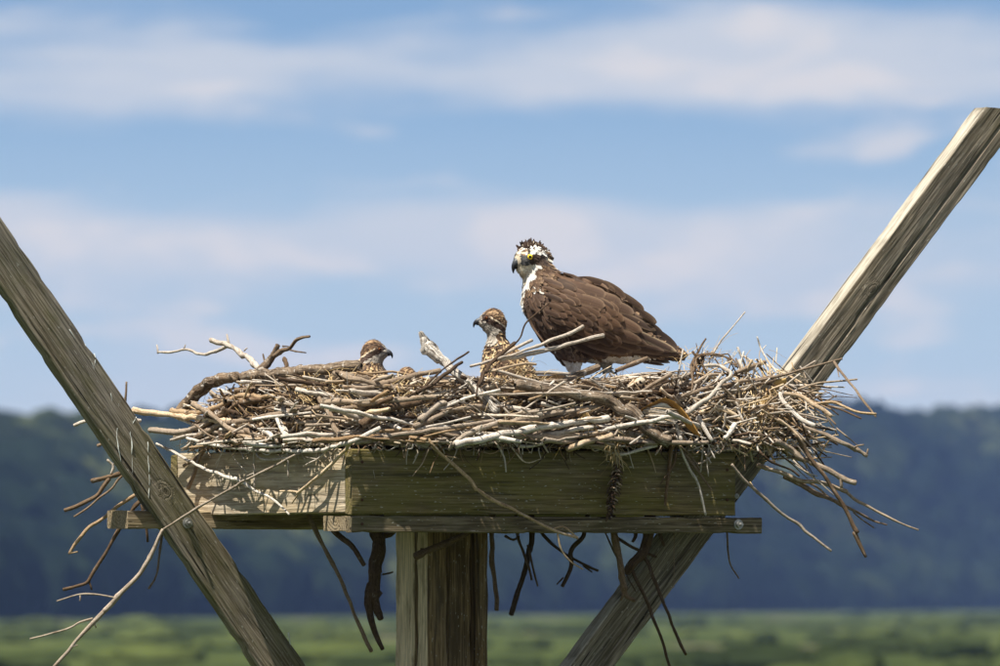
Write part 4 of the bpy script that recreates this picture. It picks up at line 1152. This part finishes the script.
# crest
V, F, C, UV = [], [], [], []
for i in range(64):
    hx = -.72 + 1.66 * i / 63 + R.gauss(0, .05); hd = R.gauss(0, .28); hy = -math.sqrt(max(.05, 1.0 - hx * hx * .8 - hd * hd)) * .98
    p = A.head(hx, hy + .04, hd); lean = hx * .75 + R.gauss(0, .3)
    f = (A.head(hx + lean, hy - 1, hd + R.gauss(0, .25)) - A.head(hx, hy, hd)).normalized()
    L = R.uniform(3.5, 7.5) * (1 - .1 * abs(hx)); low = R.random() < .2
    if .30 < hx < .52: L *= .45
    col = (.66, .56, .42) if low else (.055, .03, .022); L = L * .6 if low else L
    A.card(V, F, C, UV, p, f, Vector((0, -1, 0)) - f * Vector((0, -1, 0)).dot(f), L / 320, R.uniform(1.3, 2.3) / 320, 0, col, col)
for i in range(190):    # short dark plumes between the spikes
    hx = R.uniform(-.7, .8); hd = R.gauss(0, .3); hy = -math.sqrt(max(.05, 1.0 - hx * hx * .8 - hd * hd)) * .97
    f = (A.head(hx + hx * .5 + R.gauss(.2, .4), hy - .8, hd + R.gauss(0, .2)) - A.head(hx, hy, hd)).normalized()
    A.card(V, F, C, UV, A.head(hx, hy + .04, hd), f, Vector((0, -1, 0)) - f * Vector((0, -1, 0)).dot(f), R.uniform(2, 4.5) / 320, R.uniform(1.5, 2.6) / 320, 0, (.06, .034, .024) if R.random() < .82 else (.55, .46, .34), (.12, .075, .05))
for i in range(60):    # shaggy nape
    t = R.random(); hx = .93 - .12 * t + R.gauss(0, .05); hy = -.55 + 1.2 * t; hd = R.gauss(0, .3)
    p = A.head(hx, hy, hd); f = (A.head(hx + 1, hy + .1 + R.gauss(0, .35), hd) - A.head(hx, hy, hd)).normalized()
    col = (.10, .06, .04) if R.random() < .72 else (.7, .6, .45)
    A.card(V, F, C, UV, p, f, Vector((0, -1, 0)) - f * Vector((0, -1, 0)).dot(f), R.uniform(4, 7.5) / 320, R.uniform(2, 3.2) / 320, 0, col, lerp3(col, WHITE, .3 * R.random()))
link('crest', mesh_np('crest', V, np.array(F), True, None, UV, C), M_PLUME, A.root, Matrix.Identity(4), kind='stuff')

DK, DK2 = (.045, .026, .018), (.075, .044, .029)
for side in (-1, 1):
    q = lambda pl, w_, ly, c, t, nm='flight_feather': A.quill(pl, w_, ly, c, t, side, nm)
    TL = (.15, .10, .065)
    for k in range(4): A.quill([640, 343 + k * .4, 662, 347.5 + k, 688 - k * 4, 355.5 + k * .9], 8.5, .3 * k, (.085, .055, .04), TL, side, 'tail_feather')
    q([608, 354, 634, 359, 664, 365], 4, .3, DK, (.3, .24, .18)); q([606, 352, 636, 357, 670, 362.5], 4.5, .5, DK, (.3, .24, .18))
    q([600, 349, 640, 353, 677, 358.5], 6.5, .9, DK, (.16, .11, .08)); q([596, 346, 636, 350, 680, 354], 7.5, 1.3, DK2, (.19, .135, .095))
    q([622, 318, 650, 331, 677, 349], 12, 1.0, (.05, .032, .024), (.09, .06, .045)); q([620, 326, 648, 339, 676, 352], 8, 1.5, (.075, .047, .034), (.42, .32, .2))
    q([590, 334, 625, 345, 664, 352], 10, 1.9, DK2, (.19, .13, .09)); q([572, 336, 600, 345, 632, 352], 13, 2.0, DK2, (.2, .14, .1)); q([560, 334, 585, 347, 610, 355], 13, 1.8, DK, (.16, .11, .08)); q([546, 330, 566, 346, 592, 358], 14, 1.6, DK, (.15, .1, .07))
    for i_ in range(64):     # small mottled coverts of the shoulder
        y = 356 - i_ * .88 + R.uniform(-2, 2); x0_ = np.interp(y, [298, 318, 341, 357], [527, 529, 541, 555]); x = x0_ + R.uniform(0, 1) * np.interp(y, [300, 330, 356], [24, 30, 16])
        L = R.uniform(8, 13); g = R.uniform(.5, 1.5); c1 = tuple(k_ * g for k_ in (.085, .05, .032))
        q([x, y - 3, x + L * .3, y + L * .35, x + L * .62, y + L * .8], R.uniform(3.2, 5.5), 2.2 + .02 * i_, c1, lerp3(c1, (.42, .31, .21), R.random() * .7), 'covert_feather')
    q([527, 302, 538, 326, 560, 352], 12, 1.2, (.085, .05, .032), (.18, .12, .08)); q([536, 308, 551, 334, 578, 361], 14, 1.4, (.095, .056, .036), (.18, .12, .08)); q([532, 322, 550, 345, 570, 361], 10, 1.0, (.08, .048, .03), (.16, .1, .07))
    # coverts and scapulars, row over row
    rows = []
    for r_ in range(10):
        for c_ in range(6):
            u_ = c_ / 8; x = 549 + 76 * u_ + (r_ % 2) * 4.5 + R.uniform(-2, 2)
            top = np.interp(x, [545, 560, 586, 615, 632, 648], [281, 272.5, 277.5, 287, 298, 315]); bot = np.interp(x, [545, 560, 580, 600, 620, 640], [316, 329, 334, 336, 340, 347])
            v_ = (r_ + .3 + R.uniform(-.3, .3)) / 10; y = top + 2 + (bot - top) * v_
            rows.append((u_, v_, x, y, (13 + 14 * u_) * R.uniform(.8, 1.2), (6 + 6 * u_) * R.uniform(.8, 1.2), .36 + .42 * (1 - v_) * u_ + .10 * v_ + R.gauss(0, .05)))
    rows.sort(key=lambda t_: -t_[2] + t_[3] * .35)
    for i_, (u_, v_, x, y, L, W2, sl) in enumerate(rows):
        g = .55 + .75 * R.random(); warm = lerp3((.066, .036, .022), (.115, .062, .033), R.random())
        c1 = tuple(k_ * g for k_ in warm)
        q([x - 4, y - 2, x + L * .45, y + L * .45 * sl - .8, x + L, y + L * sl], W2, 4.2 + 2.2 * i_ / len(rows), c1, lerp3(c1, (.32, .21, .13), .2 + .4 * R.random() ** 2), 'covert_feather')
    # the big ones: greater coverts, tertials and scapulars, photographed one by one
    for (pl, w_, ly, g, e) in (
        ([570, 330, 592, 340, 618, 348], 11, 1.6, .75, .3), ([586, 326, 610, 338, 640, 349], 10, 1.9, .9, .35), ([556, 322, 576, 333, 600, 343], 11, 2.4, .8, .3),
        ([596, 322, 620, 334, 648, 346], 9, 2.2, 1.0, .4), ([584, 318, 608, 330, 641, 343], 13, 2.9, 1.5, .45), ([568, 321, 590, 331, 616, 338], 10, 3.1, 1.15, .4),
        ([592, 309, 614, 320, 642, 333], 12, 3.4, 1.65, .5), ([577, 312, 596, 318, 614, 325], 11, 3.7, 1.7, .5), ([600, 303, 624, 315, 655, 331], 8, 3.5, .7, .6),
        ([612, 306, 636, 318, 662, 333], 10, 3.8, .8, .3), ([606, 299, 630, 309, 656, 323], 11, 4.3, .85, .3), ([594, 301, 612, 306, 634, 315], 11, 4.8, 1.05, .4),
        ([604, 289, 622, 296, 643, 311], 10, 4.8, .8, .25), ([586, 294, 602, 298, 622, 305], 12, 5.4, 1.0, .35), ([590, 284, 608, 288, 626, 298], 11, 5.4, .9, .3),
        ([571, 298, 586, 302, 604, 308], 11, 6.0, 1.2, .4), ([572, 288, 588, 291, 606, 297], 11, 6.3, .95, .35), ([575, 280, 592, 282, 610, 288], 10, 6.2, .85, .3)):
        pl = [k_ + R.uniform(-1, 1) for k_ in pl]; c1 = tuple(k_ * g for k_ in (.082, .047, .029))
        q(pl, w_ * R.uniform(.9, 1.1), ly, c1, lerp3(c1, (.40, .28, .18), e * .9))

# legs, toes, claws
def leg(bird, x, y, dep, h, r):
    bag = Bag(); tube(bag, [bird.pt(x, y - h, dep), bird.pt(x + .3, y - h * .5, dep), bird.pt(x, y, dep)], r / 320, r * .9 / 320, .5, 8, .004, .05, .06)
    for a in (2.7, 3.6, 4.4, .4):
        e = lambda k, up: bird.pt(x + math.cos(a) * k, y + up, dep + math.sin(a) * k * .9)
        tube(bag, [e(0, 0), e(4, -1.5), e(8, 1.2)], r * .62 / 320, r * .42 / 320, .5, 7, .003, .05, .08)
    o = link('leg', bag.mesh('leg'), M_SCALE, bird.root, Matrix.Identity(4))
    for a in (2.7, 3.6, 4.4, .4):
        bag = Bag(); e = lambda k, up: bird.pt(x + math.cos(a) * k, y + up, dep + math.sin(a) * k * .9)
        tube(bag, [e(8, 1.0), e(10.5, .6), e(12, 3.8)], r * .4 / 320, r * .08 / 320, .0, 6, .002, .0, .0)
        link('talon', bag.mesh('talon'), M_PUPIL, o, Matrix.Identity(4))
leg(A, 573.5, 376, -9, 9, 3.0); leg(A, 606.5, 372, 14, 10, 2.8)


# ---- the chicks
def chick(label, d0, feet, hc, hr, yaw, mirror, chains, n, neck=False):
    Bq = Bird(label, 'osprey chick', d0, feet, hc, hr, yaw, mirror, 'osprey chicks in the nest', 'osprey_chick')
    def colf(x, y, d):
        hx, hy, hd = Bq.tohead(x, y, d); n_ = noisev(x, y, d, 2.6, 3); ad = abs(hd)
        if hy < .95 or (hy < 1.9 and -1.2 < hx < .15 and neck):
            band = hy - (-.26 + max(0, hx + .75) * .62)     # from the lores through the eye, down the neck side
            if -.20 < band < .32 and ad > .2 and hy < 2: return (.045, .026, .018), (.07, .04, .028)
            if band <= -.16:
                if band > -.34 and hx > -.35: return (.50, .41, .28), (.66, .56, .42)
                return ((.27, .165, .085), (.42, .29, .16)) if n_ > .12 else ((.06, .034, .02), (.19, .11, .06))
            if hx > .55: return (.12, .07, .04), (.32, .2, .1)
            return (.30, .265, .22), (.46, .42, .36)
        bt = R.random() < .32
        if n_ > .30: return (.30, .20, .10), (.66, .50, .29)
        if n_ > -.10: return (.13, .075, .04), ((.66, .48, .25) if bt else (.14, .08, .045))
        return (.045, .026, .017), ((.5, .34, .18) if bt else (.06, .034, .02))
    def flow(x, y, d):
        hx, hy, hd = Bq.tohead(x, y, d)
        if hy < 1.1: return (.9 * mirror, .5 if hy > -.3 else .1, 0)
        return (.45 * mirror, 1, 0)
    def size(x, y, d):
        hx, hy, hd = Bq.tohead(x, y, d)
        if hy < 1.3: return 4.6, 1.5, .2
        return 6.5, 2.8, 1.2
    me = Bq.skin(chains, [(.08, -.04, .92, .84), (-.38, .04, .70, .82), (.28, .2, .86, .84), (-.80, .14, .42, .8), (-.1, .3, .8, .8)], .0034)
    Bq.finish_body(me, colf)
    Bq.plumage(n, colf, flow, size, lambda x, y, d: (lambda h: (h[0] + .62) ** 2 + (h[1] + .2) ** 2 < .028 or h[0] < -1.1)(Bq.tohead(x, y, d)))
    BC = lambda t: lerp3((.16, .17, .19), (.02, .02, .022), min(1, t * 1.9))
    Bq.loft_head('beak', [(-.9, .02, .28), (-1.12, .04, .25), (-1.34, .12, .19), (-1.50, .28, .125), (-1.56, .48, .06), (-1.54, .60, .02)], Bq.root, BC, HORN)
    Bq.loft_head('lower_beak', [(-.9, .24, .14), (-1.15, .29, .11), (-1.36, .34, .06)], Bq.root, BC, HORN)
    Bq.eye(-.62, -.18, .60, .125, M_EYEC)
    for i in range(4):
        y0 = 12 + i * 5
        for sd_ in (-1, 1): Bq.quill([hc[0] + 6 * mirror, hc[1] + hr * 2.6 + i * 6, hc[0] + 18 * mirror, hc[1] + hr * 2.6 + 7 + i * 6, hc[0] + 32 * mirror, hc[1] + hr * 2.6 + 17 + i * 6], 7, .5 + .3 * (4 - i), (.10, .06, .035), (.66, .5, .28), sd_, 'wing_feather')
    return Bq


chick('young osprey with upright neck and white brow stripe, sitting before the adult', -.24, (508, 394), (492.3, 320.5), 12.2, 12, 1,
      [[(495.5, 326, 9.6, .85, 0), (496.5, 340, 8.6, .9, 0), (498, 352, 13, .95, 0), (504, 368, 22, .9, 0), (510, 384, 27, .85, 0)]], 7500, True)
chick('young osprey facing right with grey face, crouched low among the sticks at the left', -.15, (372, 392), (374.5, 351.5), 11.8, 14, -1,
      [[(373, 356, 10.5, .85, 0), (370, 366, 12, .95, 0), (368, 380, 19, .95, 0), (364, 392, 22, .95, 0)]], 6000)
chick('young osprey lying down so that only the top of its brown head shows', .0, (406, 396), (406, 377.5), 10.5, 40, 1,
      [[(407, 383, 9.5, .85, 0), (413, 390, 14, .95, 0), (422, 398, 17, .95, 0)]], 3000)
